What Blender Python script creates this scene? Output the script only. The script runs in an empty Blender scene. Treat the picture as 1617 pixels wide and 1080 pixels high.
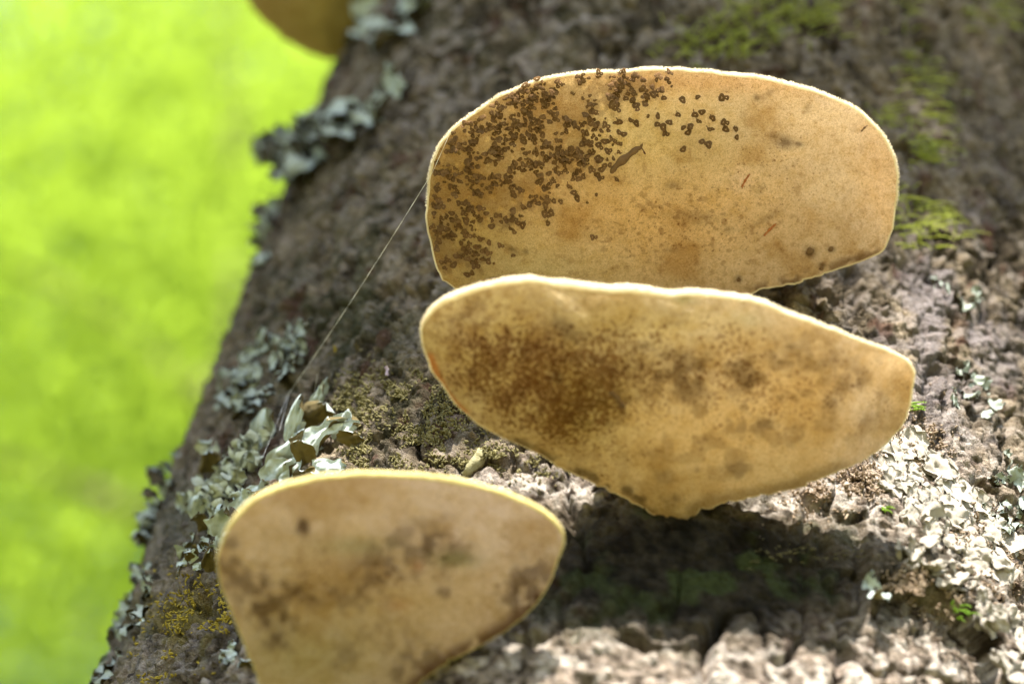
import bpy, math, random
import numpy as np
from mathutils import Matrix, Vector

sc = bpy.context.scene
col = sc.collection
R = math.radians
rng = np.random.default_rng(7)
random.seed(7)

# ------------------------------------------------------------------ camera
W, H = 1617, 1080
LENS, SENSOR = 85.0, 36.0
FPX = LENS / SENSOR * W
ELEV = R(50)
DIST = 0.2 * LENS / SENSOR
CAM = np.array([0.0, 0.0, 1.1])
RIGHT = np.array([1.0, 0, 0])
UP = np.array([0, -math.sin(ELEV), math.cos(ELEV)])
FWD = np.array([0, math.cos(ELEV), math.sin(ELEV)])
B = np.stack([RIGHT, UP, FWD])            # rows: camera axes in world

cam_d = bpy.data.cameras.new('camera')
cam_o = bpy.data.objects.new('camera', cam_d)
col.objects.link(cam_o)
cam_o.location = CAM
cam_o.rotation_euler = (R(90) + ELEV, 0, 0)
cam_d.lens = LENS
cam_d.sensor_width = SENSOR
cam_d.clip_start = 0.01
cam_d.clip_end = 2000
cam_d.dof.use_dof = True
cam_d.dof.focus_distance = 0.457
cam_d.dof.aperture_fstop = 10.2
sc.camera = cam_o

# ------------------------------------------------------------------ light
SUN_EL, SUN_AZ = R(47), R(3)              # azimuth measured from -Y towards +X
S = np.array([math.sin(SUN_AZ) * math.cos(SUN_EL), -math.cos(SUN_AZ) * math.cos(SUN_EL), math.sin(SUN_EL)])
world = bpy.data.worlds.new('World')
sc.world = world
world.use_nodes = True
wn = world.node_tree
bg = wn.nodes['Background']
sky = wn.nodes.new('ShaderNodeTexSky')
sky.sky_type = 'NISHITA'
sky.sun_disc = False
sky.sun_elevation = SUN_EL
sky.sun_rotation = math.atan2(S[0], S[1])
wn.links.new(sky.outputs[0], bg.inputs[0])
bg.inputs[1].default_value = 0.10
sun_d = bpy.data.lights.new('sun', 'SUN')
sun_d.energy = 4.8
sun_d.angle = R(0.53)
sun_d.color = (1.0, 0.94, 0.84)
sun_o = bpy.data.objects.new('sun', sun_d)
col.objects.link(sun_o)
sun_o.rotation_euler = Vector(S).to_track_quat('Z', 'Y').to_euler()
sun_o.location = (0, -3, 6)
sc.view_settings.view_transform = 'Standard'
sc.view_settings.look = 'None'
sc.view_settings.exposure = 2.25
sc.view_settings.gamma = 1.0
sc.view_settings.use_curve_mapping = False
sc.cycles.use_denoising = True
sc.cycles.denoising_prefilter = 'ACCURATE'
sc.cycles.denoising_input_passes = 'RGB_ALBEDO_NORMAL'
sc.cycles.max_bounces = 8
sc.cycles.diffuse_bounces = 5
sc.cycles.transmission_bounces = 6
sc.cycles.sample_clamp_indirect = 8

# ------------------------------------------------------------------ maths
def ray(x, y):
    return np.array([(x - W / 2) / FPX, (H / 2 - y) / FPX, 1.0])
def to_world(pc):
    return np.asarray(pc) @ B + CAM
def to_cam(p):
    return (np.asarray(p) - CAM) @ B.T
def project(p):
    c = to_cam(p)
    return W / 2 + FPX * c[..., 0] / c[..., 2], H / 2 - FPX * c[..., 1] / c[..., 2]
def nrm(v):
    v = np.asarray(v, float)
    return v / (np.linalg.norm(v, axis=-1, keepdims=True) + 1e-20)

def hash3(ix, iy, iz, seed=0):
    with np.errstate(over='ignore'):
        n = ix.astype(np.uint32) * np.uint32(374761393) + iy.astype(np.uint32) * np.uint32(668265263) \
            + iz.astype(np.uint32) * np.uint32(2246822519) + np.uint32((seed * 3266489917 + 1013904223) & 0xffffffff)
        n = (n ^ (n >> np.uint32(15))) * np.uint32(2246822519)
        n = (n ^ (n >> np.uint32(13))) * np.uint32(3266489917)
        n = n ^ (n >> np.uint32(16))
    return (n & np.uint32(0xffffff)).astype(np.float64) / 0xffffff

def vnoise(p, seed=0):
    f = np.floor(p)
    i = f.astype(np.int64)
    t = p - f
    t = t * t * t * (t * (t * 6 - 15) + 10)
    out = 0
    for dx in (0, 1):
        wx = t[..., 0] if dx else 1 - t[..., 0]
        for dy in (0, 1):
            wy = t[..., 1] if dy else 1 - t[..., 1]
            for dz in (0, 1):
                wz = t[..., 2] if dz else 1 - t[..., 2]
                out = out + wx * wy * wz * hash3(i[..., 0] + dx, i[..., 1] + dy, i[..., 2] + dz, seed)
    return out

def fbm(p, octaves=4, seed=0, gain=0.5):
    a, s, tot = 1.0, 0, 0
    q = np.array(p, float)
    for o in range(octaves):
        s = s + a * vnoise(q, seed + o * 17)
        tot += a
        a *= gain
        q = q * 2.03 + 11.7
    return s / tot                                   # 0..1, mean .5

def worley(p, seed=0):
    i = np.floor(p).astype(np.int64)
    best = np.full(p.shape[:-1], 9.0)
    for dx in (-1, 0, 1):
        for dy in (-1, 0, 1):
            for dz in (-1, 0, 1):
                c = i + np.array([dx, dy, dz])
                q = np.stack([hash3(c[..., 0], c[..., 1], c[..., 2], seed + k) for k in (1, 2, 3)], -1) + c
                best = np.minimum(best, ((p - q) ** 2).sum(-1))
    return np.sqrt(best)

def worley2(p, seed=0):
    i = np.floor(p).astype(np.int64)
    f1 = np.full(p.shape[:-1], 9.0); f2 = f1.copy(); cid = np.zeros(p.shape[:-1]); tilt = cid.copy()
    for dx in (-1, 0, 1):
        for dy in (-1, 0, 1):
            for dz in (-1, 0, 1):
                c = i + np.array([dx, dy, dz])
                h = [hash3(c[..., 0], c[..., 1], c[..., 2], seed + k) for k in (1, 2, 3)]
                q = np.stack(h, -1) + c
                d2 = ((p - q) ** 2).sum(-1)
                closer = d2 < f1
                f2 = np.where(closer, f1, np.minimum(f2, d2))
                cid = np.where(closer, (h[0] * 7.3 + h[1] * 3.1) % 1.0, cid)
                tl = (p[..., 0] - q[..., 0]) * ((h[0] * 13.7) % 1 - .5) + (p[..., 1] - q[..., 1]) * ((h[1] * 17.3) % 1 - .5) + (p[..., 2] - q[..., 2]) * ((h[2] * 11.9) % 1 - .5)
                tilt = np.where(closer, tl, tilt)
                f1 = np.where(closer, d2, f1)
    return np.sqrt(f1), np.sqrt(f2), cid, tilt

def sstep(a, b, x):
    t = np.clip((x - a) / (b - a), 0, 1)
    return t * t * (3 - 2 * t)
def mix(a, b, m):
    m = np.asarray(m)[..., None]
    return np.asarray(a) * (1 - m) + np.asarray(b) * m
def px3(x, y, s):
    return np.stack([np.asarray(x, float) / s, np.asarray(y, float) / s, np.zeros_like(np.asarray(x, float))], -1)
def blob(x, y, cx, cy, rx, ry, ang=0.0):
    c, s = math.cos(R(ang)), math.sin(R(ang))
    dx, dy = x - cx, y - cy
    u, v = (dx * c + dy * s) / rx, (-dx * s + dy * c) / ry
    return np.exp(-(u * u + v * v))
def poly_dist(x, y, pts):
    d = np.full(np.shape(x), 1e9)
    for (x0, y0), (x1, y1) in zip(pts[:-1], pts[1:]):
        vx, vy = x1 - x0, y1 - y0
        t = np.clip(((x - x0) * vx + (y - y0) * vy) / (vx * vx + vy * vy), 0, 1)
        d = np.minimum(d, np.hypot(x - x0 - t * vx, y - y0 - t * vy))
    return d

# ------------------------------------------------------------------ objects
def mesh_np(name, V, Fs, mats, mat_idx=None, smooth=True, attrs=None):
    """V (n,3); Fs list of (m,k) index arrays"""
    me = bpy.data.meshes.new(name)
    V = np.asarray(V, np.float32)
    Fs = [np.asarray(f, np.int32) for f in Fs if len(f)]
    loops = np.concatenate([f.ravel() for f in Fs])
    tot = np.concatenate([np.full(len(f), f.shape[1], np.int32) for f in Fs])
    start = np.concatenate([[0], np.cumsum(tot)[:-1]]).astype(np.int32)
    me.vertices.add(len(V)); me.vertices.foreach_set('co', V.ravel())
    me.loops.add(len(loops)); me.loops.foreach_set('vertex_index', loops)
    me.polygons.add(len(tot))
    me.polygons.foreach_set('loop_start', start)
    me.polygons.foreach_set('loop_total', tot)
    for m in (mats if isinstance(mats, (list, tuple)) else [mats]):
        me.materials.append(m)
    if mat_idx is not None:
        me.polygons.foreach_set('material_index', np.asarray(mat_idx, np.int32))
    me.update(calc_edges=True)
    me.validate()
    if smooth:
        me.polygons.foreach_set('use_smooth', np.ones(len(me.polygons), bool))
    for k, a in (attrs or {}).items():
        a = np.asarray(a, np.float32)
        if a.ndim == 2:
            at = me.color_attributes.new(k, 'FLOAT_COLOR', 'POINT')
            at.data.foreach_set('color', np.concatenate([a, np.ones((len(a), 1), np.float32)], 1).ravel())
        else:
            at = me.attributes.new(k, 'FLOAT', 'POINT')
            at.data.foreach_set('value', a)
    return me
def link(name, me, parent=None, **props):
    o = bpy.data.objects.new(name, me)
    col.objects.link(o)
    if parent:
        o.parent = parent
    for k, v in props.items():
        o[k] = v
    return o
def empty(name, loc, label, category, group=None):
    o = bpy.data.objects.new(name, None)
    o.empty_display_size = 0.01
    col.objects.link(o)
    o.location = loc
    o['label'] = label
    o['category'] = category
    if group:
        o['group'] = group
    return o
def grid_faces(nu, nv, wrap_v=False, off=0):
    u = np.arange(nu - 1)[:, None]
    v = np.arange(nv if wrap_v else nv - 1)[None, :]
    v1 = (v + 1) % nv
    f = np.stack([u * nv + v, u * nv + v1, (u + 1) * nv + v1, (u + 1) * nv + v], -1)
    return f.reshape(-1, 4) + off
def tube(pts, radii, sides=8):
    pts = np.asarray(pts, float)
    n = len(pts)
    T = nrm(np.gradient(pts, axis=0))
    a = np.array([0.3, 0.2, 0.93])
    X = nrm(np.cross(T, a)); Y = np.cross(T, X)
    th = np.linspace(0, 2 * np.pi, sides, endpoint=False)
    V = pts[:, None] + np.asarray(radii)[:, None, None] * (np.cos(th)[None, :, None] * X[:, None] + np.sin(th)[None, :, None] * Y[:, None])
    return V.reshape(-1, 3), grid_faces(n, sides, True)
class Soup:
    def __init__(s):
        s.V, s.F, s.n, s.M = [], {}, 0, {}
    def add(s, V, F, m=0):
        V = np.asarray(V); F = np.asarray(F)
        s.V.append(V)
        s.F.setdefault((F.shape[1], m), []).append(F + s.n)
        s.n += len(V)
    def mesh(s, name, mats, smooth=True):
        Fs, mi = [], []
        for (k, m), fl in s.F.items():
            f = np.concatenate(fl); Fs.append(f); mi.append(np.full(len(f), m))
        return mesh_np(name, np.concatenate(s.V), Fs, mats, np.concatenate(mi), smooth)

# ------------------------------------------------------------------ materials
class N:
    def __init__(s, name):
        s.m = bpy.data.materials.new(name)
        s.m.use_nodes = True
        s.t = s.m.node_tree
        s.t.nodes.clear()
        s.out = s.t.nodes.new('ShaderNodeOutputMaterial')
    def n(s, kind, ins=None, **kw):
        nd = s.t.nodes.new(kind)
        for k, v in kw.items():
            setattr(nd, k, v)
        for k, v in (ins or {}).items():
            if isinstance(v, bpy.types.NodeSocket):
                s.t.links.new(v, nd.inputs[k])
            else:
                nd.inputs[k].default_value = v
        return nd
    def noise(s, scale, detail=4, rough=0.55, vec=None):
        if vec is None:
            vec = s.n('ShaderNodeTexCoord').outputs['Object']
        return s.n('ShaderNodeTexNoise', {'Scale': scale, 'Detail': detail, 'Roughness': rough, 'Vector': vec}).outputs['Fac']
    def ramp(s, fac, stops):
        nd = s.n('ShaderNodeValToRGB', {'Fac': fac})
        el = nd.color_ramp.elements
        while len(el) < len(stops):
            el.new(0.5)
        for e_, (p, c) in zip(el, stops):
            e_.position = p
            e_.color = (*c, 1) if len(c) == 3 else c
        return nd.outputs[0]
    def mixc(s, a, b, fac, mode='MIX'):
        nd = s.n('ShaderNodeMix', data_type='RGBA', blend_type=mode)
        for sock, v in ((nd.inputs[0], fac), (nd.inputs[6], a), (nd.inputs[7], b)):
            if isinstance(v, bpy.types.NodeSocket):
                s.t.links.new(v, sock)
            else:
                sock.default_value = v if isinstance(v, (int, float)) else (*v, 1)
        return nd.outputs[2]
    def bump(s, h, strength, dist):
        return s.n('ShaderNodeBump', {'Height': h, 'Strength': strength, 'Distance': dist}).outputs[0]
    def surf(s, sock):
        s.t.links.new(sock, s.out.inputs['Surface'])
        return s.m

def solid(name, c1, c2, scale=300, rough=0.8, trans=0.0, tcol=None, bump=0.0, bscale=None, spec=0.12):
    m = N(name)
    c = m.mixc(c1, c2, m.n('ShaderNodeMapRange', {0: m.noise(scale), 1: 0.3, 2: 0.7}).outputs[0])
    ins = {'Base Color': c, 'Roughness': rough, 'Specular IOR Level': spec}
    p = m.n('ShaderNodeBsdfPrincipled', ins)
    if bump:
        m.t.links.new(m.bump(m.noise(bscale or scale * 4), 0.8, bump), p.inputs['Normal'])
    o = p.outputs[0]
    if trans:
        tr = m.n('ShaderNodeBsdfTranslucent', {'Color': (*tcol, 1) if tcol else c})
        o = m.n('ShaderNodeMixShader', {0: trans, 1: o, 2: tr.outputs[0]}).outputs[0]
    return m.surf(o)

def mat_bark():
    m = N('bark')
    at = m.n('ShaderNodeAttribute', attribute_name='tint').outputs['Color']
    n1 = m.noise(900, 5, 0.65)
    n2 = m.noise(2600, 4, 0.6)
    c = m.mixc(at, m.mixc(at, (0.55, 0.5, 0.46), 1.0, 'MULTIPLY'), m.n('ShaderNodeMapRange', {0: n1, 1: 0.45, 2: 0.68}).outputs[0])
    c = m.mixc(c, m.mixc(c, (1.5, 1.45, 1.4), 1.0, 'MULTIPLY'), m.n('ShaderNodeMapRange', {0: n2, 1: 0.52, 2: 0.7}).outputs[0])
    h = m.n('ShaderNodeMath', {0: n1, 1: n2}, operation='ADD').outputs[0]
    p = m.n('ShaderNodeBsdfPrincipled', {'Base Color': c, 'Roughness': 0.9, 'Specular IOR Level': 0.07, 'Normal': m.bump(h, 1.0, 0.0011)})
    return m.surf(p.outputs[0])
def mat_pores(name, share):
    m = N(name)
    at = m.n('ShaderNodeAttribute', attribute_name='tint').outputs['Color']
    n1 = m.noise(2300, 5, 0.75)
    n2 = m.noise(450, 6, 0.65)
    c = m.mixc(at, m.mixc(at, (0.62, 0.52, 0.40), 1.0, 'MULTIPLY'), m.n('ShaderNodeMapRange', {0: n1, 1: 0.5, 2: 0.72}).outputs[0])
    c = m.mixc(c, m.mixc(c, (0.86, 0.8, 0.66), 1.0, 'MULTIPLY'), m.n('ShaderNodeMapRange', {0: n2, 1: 0.45, 2: 0.7}).outputs[0])
    n3 = m.noise(1500, 4, 0.7)
    n4 = m.noise(5200, 2, 0.6)
    sk = m.n('ShaderNodeAttribute', attribute_name='speck').outputs['Fac']
    f = m.n('ShaderNodeMath', {0: m.n('ShaderNodeMath', {0: n3, 1: 0.62}, operation='SUBTRACT').outputs[0], 1: sk}, operation='ADD').outputs[0]
    f = m.n('ShaderNodeMapRange', {0: f, 1: 0.03, 2: 0.11, 3: 0.0, 4: 0.9}).outputs[0]
    c = m.mixc(c, m.mixc(c, (0.34, 0.23, 0.15), 1.0, 'MULTIPLY'), f)
    c = m.mixc(c, m.mixc(c, (1.16, 1.17, 1.2), 1.0, 'MULTIPLY'), m.n('ShaderNodeMapRange', {0: n4, 1: 0.5, 2: 0.62}).outputs[0])
    c = m.mixc(c, m.mixc(c, (0.84, 0.8, 0.75), 1.0, 'MULTIPLY'), m.n('ShaderNodeMapRange', {0: n4, 1: 0.5, 2: 0.36}).outputs[0])
    h = m.n('ShaderNodeMath', {0: n1, 1: n4}, operation='ADD').outputs[0]
    d = m.n('ShaderNodeBsdfPrincipled', {'Base Color': c, 'Roughness': 0.95, 'Specular IOR Level': 0.05, 'Normal': m.bump(h, 0.8, 0.0006)})
    tc = m.mixc(c, (1.0, 0.94, 0.86), 1.0, 'MULTIPLY')
    t = m.n('ShaderNodeBsdfTranslucent', {'Color': tc})
    return m.surf(m.n('ShaderNodeMixShader', {0: share, 1: d.outputs[0], 2: t.outputs[0]}).outputs[0])
M_BARK = mat_bark()
M_PORE = mat_pores('pore_surface', 0.42)
M_PORE_D = mat_pores('pore_surface_dull', 0.22)
M_CAP = solid('cap_velvet', (0.80, 0.74, 0.58), (0.60, 0.50, 0.34), 260, 0.9, 0.35, (0.82, 0.70, 0.44), 0.0005, 2500, 0.1)
M_CAP_Y = solid('cap_velvet_yellow', (0.64, 0.58, 0.22), (0.56, 0.45, 0.18), 260, 0.9, 0.22, (0.66, 0.54, 0.30), 0.0005, 2500, 0.1)
M_FUZZ = solid('fuzz', (0.85, 0.78, 0.58), (0.8, 0.7, 0.5), 300, 0.8, 0.4, (0.9, 0.8, 0.55))
M_SPORE = solid('sporocarp_head', (0.105, 0.055, 0.022), (0.15, 0.085, 0.036), 900, 0.9, 0.0, None, 0.0002, 4000, 0.08)
M_STALK = solid('sporocarp_stalk', (0.075, 0.03, 0.015), (0.11, 0.045, 0.02), 900, 0.6)
M_LTOP = solid('lichen_upper', (0.52, 0.60, 0.56), (0.68, 0.75, 0.71), 250, 0.75, 0.22, (0.5, 0.58, 0.35), 0.0002, 2200)
M_LBLUR = solid('lichen_grey', (0.29, 0.33, 0.27), (0.54, 0.60, 0.54), 420, 0.85, 0.0, None, 0.0004, 1500)
M_LUND = solid('lichen_underside', (0.105, 0.080, 0.030), (0.17, 0.135, 0.055), 300, 0.6, 0.25, (0.28, 0.19, 0.05), 0.0002, 2200)
M_LCURL = solid('lichen_curl', (0.52, 0.56, 0.42), (0.68, 0.72, 0.58), 500, 0.9, 0.0, None, 0.0005, 3500)
M_LSHADE = solid('lichen_shaded_underside', (0.035, 0.030, 0.018), (0.07, 0.056, 0.03), 300, 0.9)  # near-black: shading of the lifted lobes painted into their undersides
M_LWHITE = solid('lichen_white', (0.58, 0.53, 0.46), (0.38, 0.34, 0.28), 500, 0.9, 0.0, None, 0.0005, 1800)
M_LWUND = solid('lichen_white_under', (0.25, 0.2, 0.13), (0.14, 0.1, 0.06), 300, 0.9)
M_MOSS = solid('moss', (0.29, 0.33, 0.05), (0.46, 0.48, 0.11), 250, 0.7, 0.35, (0.42, 0.5, 0.05))
M_LEAFY = solid('moss_leaf', (0.10, 0.19, 0.015), (0.17, 0.26, 0.03), 250, 0.6, 0.35, (0.4, 0.6, 0.05))
M_VELV = solid('liverwort', (0.10, 0.088, 0.036), (0.21, 0.185, 0.085), 350, 0.75, 0.1, (0.3, 0.3, 0.1))
M_VELV_Y = solid('liverwort_yellow', (0.20, 0.15, 0.02), (0.30, 0.23, 0.03), 350, 0.75)
M_VELV_B = solid('liverwort_brown', (0.17, 0.12, 0.08), (0.30, 0.235, 0.17), 350, 0.75)
M_SILK = solid('silk', (0.85, 0.83, 0.78), (0.8, 0.78, 0.72), 50, 0.35, 0.2, (0.9, 0.9, 0.85), spec=0.8)
M_DEBRIS = solid('debris', (0.10, 0.055, 0.025), (0.17, 0.10, 0.045), 900, 0.75, 0.0, None, 0.0002, 5000)
M_RED = solid('red_sliver', (0.32, 0.12, 0.03), (0.24, 0.08, 0.03), 900, 0.7)
M_COCOON = solid('cocoon', (0.34, 0.32, 0.19), (0.25, 0.23, 0.12), 900, 0.9, 0.2, (0.5, 0.45, 0.3), 0.0005, 3500)
M_LILAC = solid('petal', (0.62, 0.50, 0.68), (0.7, 0.6, 0.74), 500, 0.6, 0.3, (0.6, 0.5, 0.7))
M_LEAF = solid('leaf', (0.11, 0.17, 0.012), (0.15, 0.21, 0.016), 3.0, 0.6, 0.62, (0.285, 0.405, 0.036), spec=0.08)
M_WOOD = solid('wood', (0.09, 0.07, 0.05), (0.15, 0.12, 0.09), 20, 0.9)
M_GROUND = solid('ground', (0.15, 0.13, 0.05), (0.11, 0.12, 0.03), 1.5, 0.95)

# ------------------------------------------------------------------ trunk surface
AX = nrm([0.12, math.cos(ELEV), math.sin(ELEV)]) @ B       # along the trunk
A0 = to_world([0.0459, 0, DIST + 0.1152 / math.cos(ELEV)])
E1 = -FWD - AX * (-FWD @ AX); E1 = nrm(E1)
E2 = np.cross(E1, AX)
if E2 @ RIGHT < 0: E2 = -E2
R0 = 0.1136
def radius(t):
    t = np.asarray(t, float)
    return R0 * (1 - 0.293 * np.clip(t, -0.45, 0.5) - 0.06 * np.clip(t - 0.5, 0, 3)) * (1 + 0.25 * np.clip(-t - 0.9, 0, 1) ** 2)
def hit(x, y, lift=0.0):
    """where the sight line through a photo point meets the smooth trunk: point and outward normal"""
    d = ray(x, y) @ B
    z = np.linspace(0.3, 0.8, 126)
    for _ in range(2):
        p = CAM + d * z[:, None] - A0
        t = p @ AX
        g = np.linalg.norm(p - t[:, None] * AX, axis=1) - radius(t) - lift
        k = np.where(g < 0)[0]
        k = k[0] if len(k) else int(np.argmin(g))
        if _ == 0:
            z = np.linspace(z[max(k - 1, 0)], z[min(k + 1, 125)], 101)
    q = p[k]; tt = t[k]
    n = nrm(q - tt * AX)
    return A0 + AX * tt + n * (radius(tt) + lift), n

tt_ = [((hit(x, y)[0] - A0) @ AX) for x in (200, 560, 900, 1300, 1617) for y in (0, 540, 1080)]
T0, T1 = min(tt_) - 0.012, max(tt_) + 0.02
CRACKS = [([(985, 1003), (1010, 1014), (1060, 1019), (1108, 1014), (1130, 1000), (1150, 978)], 8, 4.5),
          ([(1112, 1012), (1118, 1050), (1122, 1110)], 10, 4.5),
          ([(1000, 930), (985, 960), (930, 985)], 6, 1.2),
          ([(870, 860), (1040, 905), (1220, 890)], 5, 0.5)]
LEDGE = [(1380, 925), (1450, 935), (1500, 965), (1540, 1010), (1565, 1060), (1575, 1120)]

def bark_fields(P, x, y):
    """P smooth surface points (world, m), x y the photo position they are seen at; returns displacement (m) and colour"""
    q = P * 1000.0
    ql = q.copy()
    along = ((P - A0) @ AX) * 1000
    ql = ql - np.outer(along, AX) * 0.45                  # stretched along the trunk
    low = fbm(ql / 26.0, 3, 1) - 0.5
    midn = fbm(ql / 8.5, 4, 2) - 0.5
    chunk = worley(ql / 5.5 + (fbm(q / 4.0, 2, 9)[..., None] - .5) * .8, 5)
    wq = q + 1.6 * np.stack([fbm(q / 2.4, 2, 91), fbm(q / 2.4, 2, 92), fbm(q / 2.4, 2, 93)], -1)
    gran, g2_, gid, gtl = worley2(wq / 1.6, 11)
    wl = wq - np.outer(along, AX) * 0.4
    fl1, fl2, fid, ftl = worley2(wl / 4.6 + 5.5, 12)
    fine = fbm(q / 1.3, 3, 3) - 0.5
    smooth = blob(x, y, 1110, 900, 270, 105)  # smoother bark; this mask also carries the painted bracket shadow
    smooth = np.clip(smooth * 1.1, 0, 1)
    sunlit_flat = np.clip(1.35 * blob(x, y, 1080, 1080, 700, 120) + blob(x, y, 1380, 760, 190, 110), 0, 1)  # flatter relief on the sunlit bark
    d = 3.4 * low + 2.5 * midn * (1 - 0.55 * smooth) * (1 - .7 * sunlit_flat) + (0.62 - chunk) * 1.1 * (1 - 0.75 * smooth) * (1 - .55 * sunlit_flat) \
        + ((0.5 - gran) * 0.25 + (gid - .5) * 0.5 + gtl * 1.3) * (1 - 0.5 * smooth) * (1 - .35 * sunlit_flat) + fine * 1.7 \
        + ((fid - .5) * 1.0 + ftl * 1.9 - 0.9 * sstep(0.14, 0.0, fl2 - fl1)) * (1 - 0.6 * smooth) * (1 - .75 * sunlit_flat)
    ridg = 1 - np.abs(2 * fbm(ql / 14.0, 3, 31) - 1)
    d -= sstep(0.93, 0.99, ridg) * 2.6 * (1 - 0.5 * smooth)
    wob = (fbm(q / 3.0, 3, 41) - 0.5) * 22
    for pts, w, a in CRACKS:
        d -= a * np.exp(-(poly_dist(x + wob, y + wob * .6, pts) / w) ** 2)
    ld = np.array(LEDGE, float)
    yl = np.interp(x, ld[:, 0], ld[:, 1], left=2000, right=1120)
    xl = np.interp(y, ld[:, 1], ld[:, 0], left=1380, right=1575)
    side = np.where(y < 925, 1.0, (x - xl) + wob) if False else np.minimum((yl - y), 400) + wob
    near = np.exp(-(poly_dist(x, y, LEDGE) / 75) ** 2)
    d += near * (sstep(-6, 10, side) * 6.0 - 2.2) * (x > 1360)
    # bark colour, with sunlit and shaded areas painted in
    n1, n2, n3, n4 = fbm(ql / 11, 4, 51), fbm(ql / 7, 4, 52), fbm(ql / 4.5, 4, 53), fbm(q / 2.2, 3, 54)
    n5 = fbm(q / 1.1, 2, 55)
    c = mix((0.030, 0.023, 0.014), (0.255, 0.208, 0.148), sstep(0.34, 0.66, n1 * .35 + n4 * .25 + n5 * .2 + gid * .1 + fid * .1))
    green = np.clip(0.55 * blob(x, y, 560, 480, 190, 200) + 0.5 * blob(x, y, 1150, 880, 260, 80) + 0.35 * blob(x, y, 800, 40, 260, 130) + 0.5 * blob(x, y, 950, 960, 200, 50), 0, 1)
    c = mix(c, (0.050, 0.060, 0.028), green * sstep(0.38, 0.62, n2))
    c = mix(c, (0.085, 0.044, 0.031), 0.75 * sstep(0.60, 0.72, n3))
    pale = sstep(0.52, 0.66, fbm(q / 4.2, 4, 57))
    palew = np.clip(0.30 + 0.6 * blob(x, y, 950, 60, 330, 90) + 0.35 * blob(x, y, 1500, 480, 170, 260) + 0.5 * blob(x, y, 700, 200, 200, 200), 0, 0.9)
    c = mix(c, (0.30, 0.262, 0.232), pale * palew)
    lil = sstep(0.52, 0.66, fbm(ql / 9.0, 3, 58)) * blob(x, y, 1500, 520, 120, 260)
    c = mix(c, (0.19, 0.17, 0.178), lil * 0.8)
    sun_pale = np.clip(0.8 * blob(x, y, 1380, 740, 190, 110) + 1.2 * blob(x, y, 1080, 1090, 700, 95) + 1.2 * blob(x, y, 860, 775, 130, 34) + 0.6 * blob(x, y, 1500, 900, 160, 140) + 0.7 * blob(x, y, 1250, 800, 110, 22), 0, 1)  # sunlight painted in: paler bark where the sun falls
    sun_c = mix((0.040, 0.028, 0.019), (0.33, 0.275, 0.23), sstep(0.36, 0.60, n4 * .3 + n1 * .2 + n5 * .25 + gid * .25))
    sun_c = mix(sun_c, (0.56, 0.51, 0.46), 0.9 * sstep(0.53, 0.60, fbm(q / 2.6, 3, 59)))
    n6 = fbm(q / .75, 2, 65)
    sun_c = sun_c * (0.62 + 0.76 * sstep(.3, .7, n6))[:, None]
    c = mix(c, sun_c, sun_pale * 0.9)
    c = mix(c, mix((0.006, 0.005, 0.0035), (0.030, 0.025, 0.016), sstep(.38, .64, n1 * .5 + n4 * .5)), np.clip(smooth * 1.3, 0, .95))  # shadow under the middle bracket painted in as near-black bark
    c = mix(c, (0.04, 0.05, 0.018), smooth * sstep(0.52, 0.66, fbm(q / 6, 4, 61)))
    wht = blob(x, y, 880, 775, 75, 14, 5) + blob(x, y, 1250, 793, 60, 12, -5) + 0.8 * blob(x, y, 790, 1000, 50, 18)
    c = mix(c, (0.50, 0.46, 0.42), np.clip(wht * 1.3, 0, 1) * sstep(0.40, 0.5, n4))
    grey = 0.9 * blob(x, y, 300, 810, 60, 90, 30) + 0.8 * blob(x, y, 215, 1000, 70, 60) + .6 * blob(x, y, 400, 600, 60, 60)
    c = mix(c, (0.17, 0.165, 0.135), np.clip(grey, 0, 1) * sstep(0.4, 0.6, n2) * .8)
    yel = blob(x, y, 290, 980, 80, 70)
    c = mix(c, (0.15, 0.125, 0.03), np.clip(yel, 0, 1) * sstep(0.5, 0.6, n3) * .8)
    return d / 1000.0, c

tree = empty('snag_tree', A0 + AX * ((0 - A0[2]) / AX[2]), 'leaning dead tree trunk with rough lichen covered bark carrying the bracket fungi', 'tree')
t_fine = np.linspace(T0, T1, 1060)
t_lo = T0 - np.geomspace(0.0006, 1.0, 60) * (T0 - (-A0[2] / AX[2]) + 0.1)
t_hi = T1 + np.geomspace(0.0006, 1.0, 60) * 2.2
tv = np.concatenate([t_lo[::-1], t_fine, t_hi])
th_f = np.linspace(R(-112), R(112), 840)
th_b = np.linspace(R(112), R(248), 72)[1:-1]
th = np.concatenate([th_f, th_b])
dirs = np.cos(th)[:, None] * E1 + np.sin(th)[:, None] * E2
P = A0 + tv[:, None, None] * AX + radius(tv)[:, None, None] * dirs[None]
P = P.reshape(-1, 3)
NRM = np.tile(dirs, (len(tv), 1))
xx, yy = project(P)
facing = (NRM * (CAM - P)).sum(1) > -0.02
xx = np.where(facing, xx, -5000.0); yy = np.where(facing, yy, -5000.0)
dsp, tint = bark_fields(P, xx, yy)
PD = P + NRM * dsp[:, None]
nT, nTh = len(tv), len(th)
Fq = grid_faces(nT, nTh, True)[:, ::-1]
topc = PD[(nT - 1) * nTh:].mean(0) - AX * 0.03
V = np.concatenate([PD, topc[None]])
cap = np.stack([np.arange(nTh) + (nT - 1) * nTh, (np.arange(nTh) + 1) % nTh + (nT - 1) * nTh, np.full(nTh, len(V) - 1)], -1)
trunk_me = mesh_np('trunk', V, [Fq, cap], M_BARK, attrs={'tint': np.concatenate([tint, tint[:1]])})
loc0 = np.array(tree.location)
trunk = link('trunk', trunk_me, tree)
trunk.matrix_parent_inverse = Matrix.Translation(-Vector(loc0))
DSP = dsp.reshape(nT, nTh)
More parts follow.
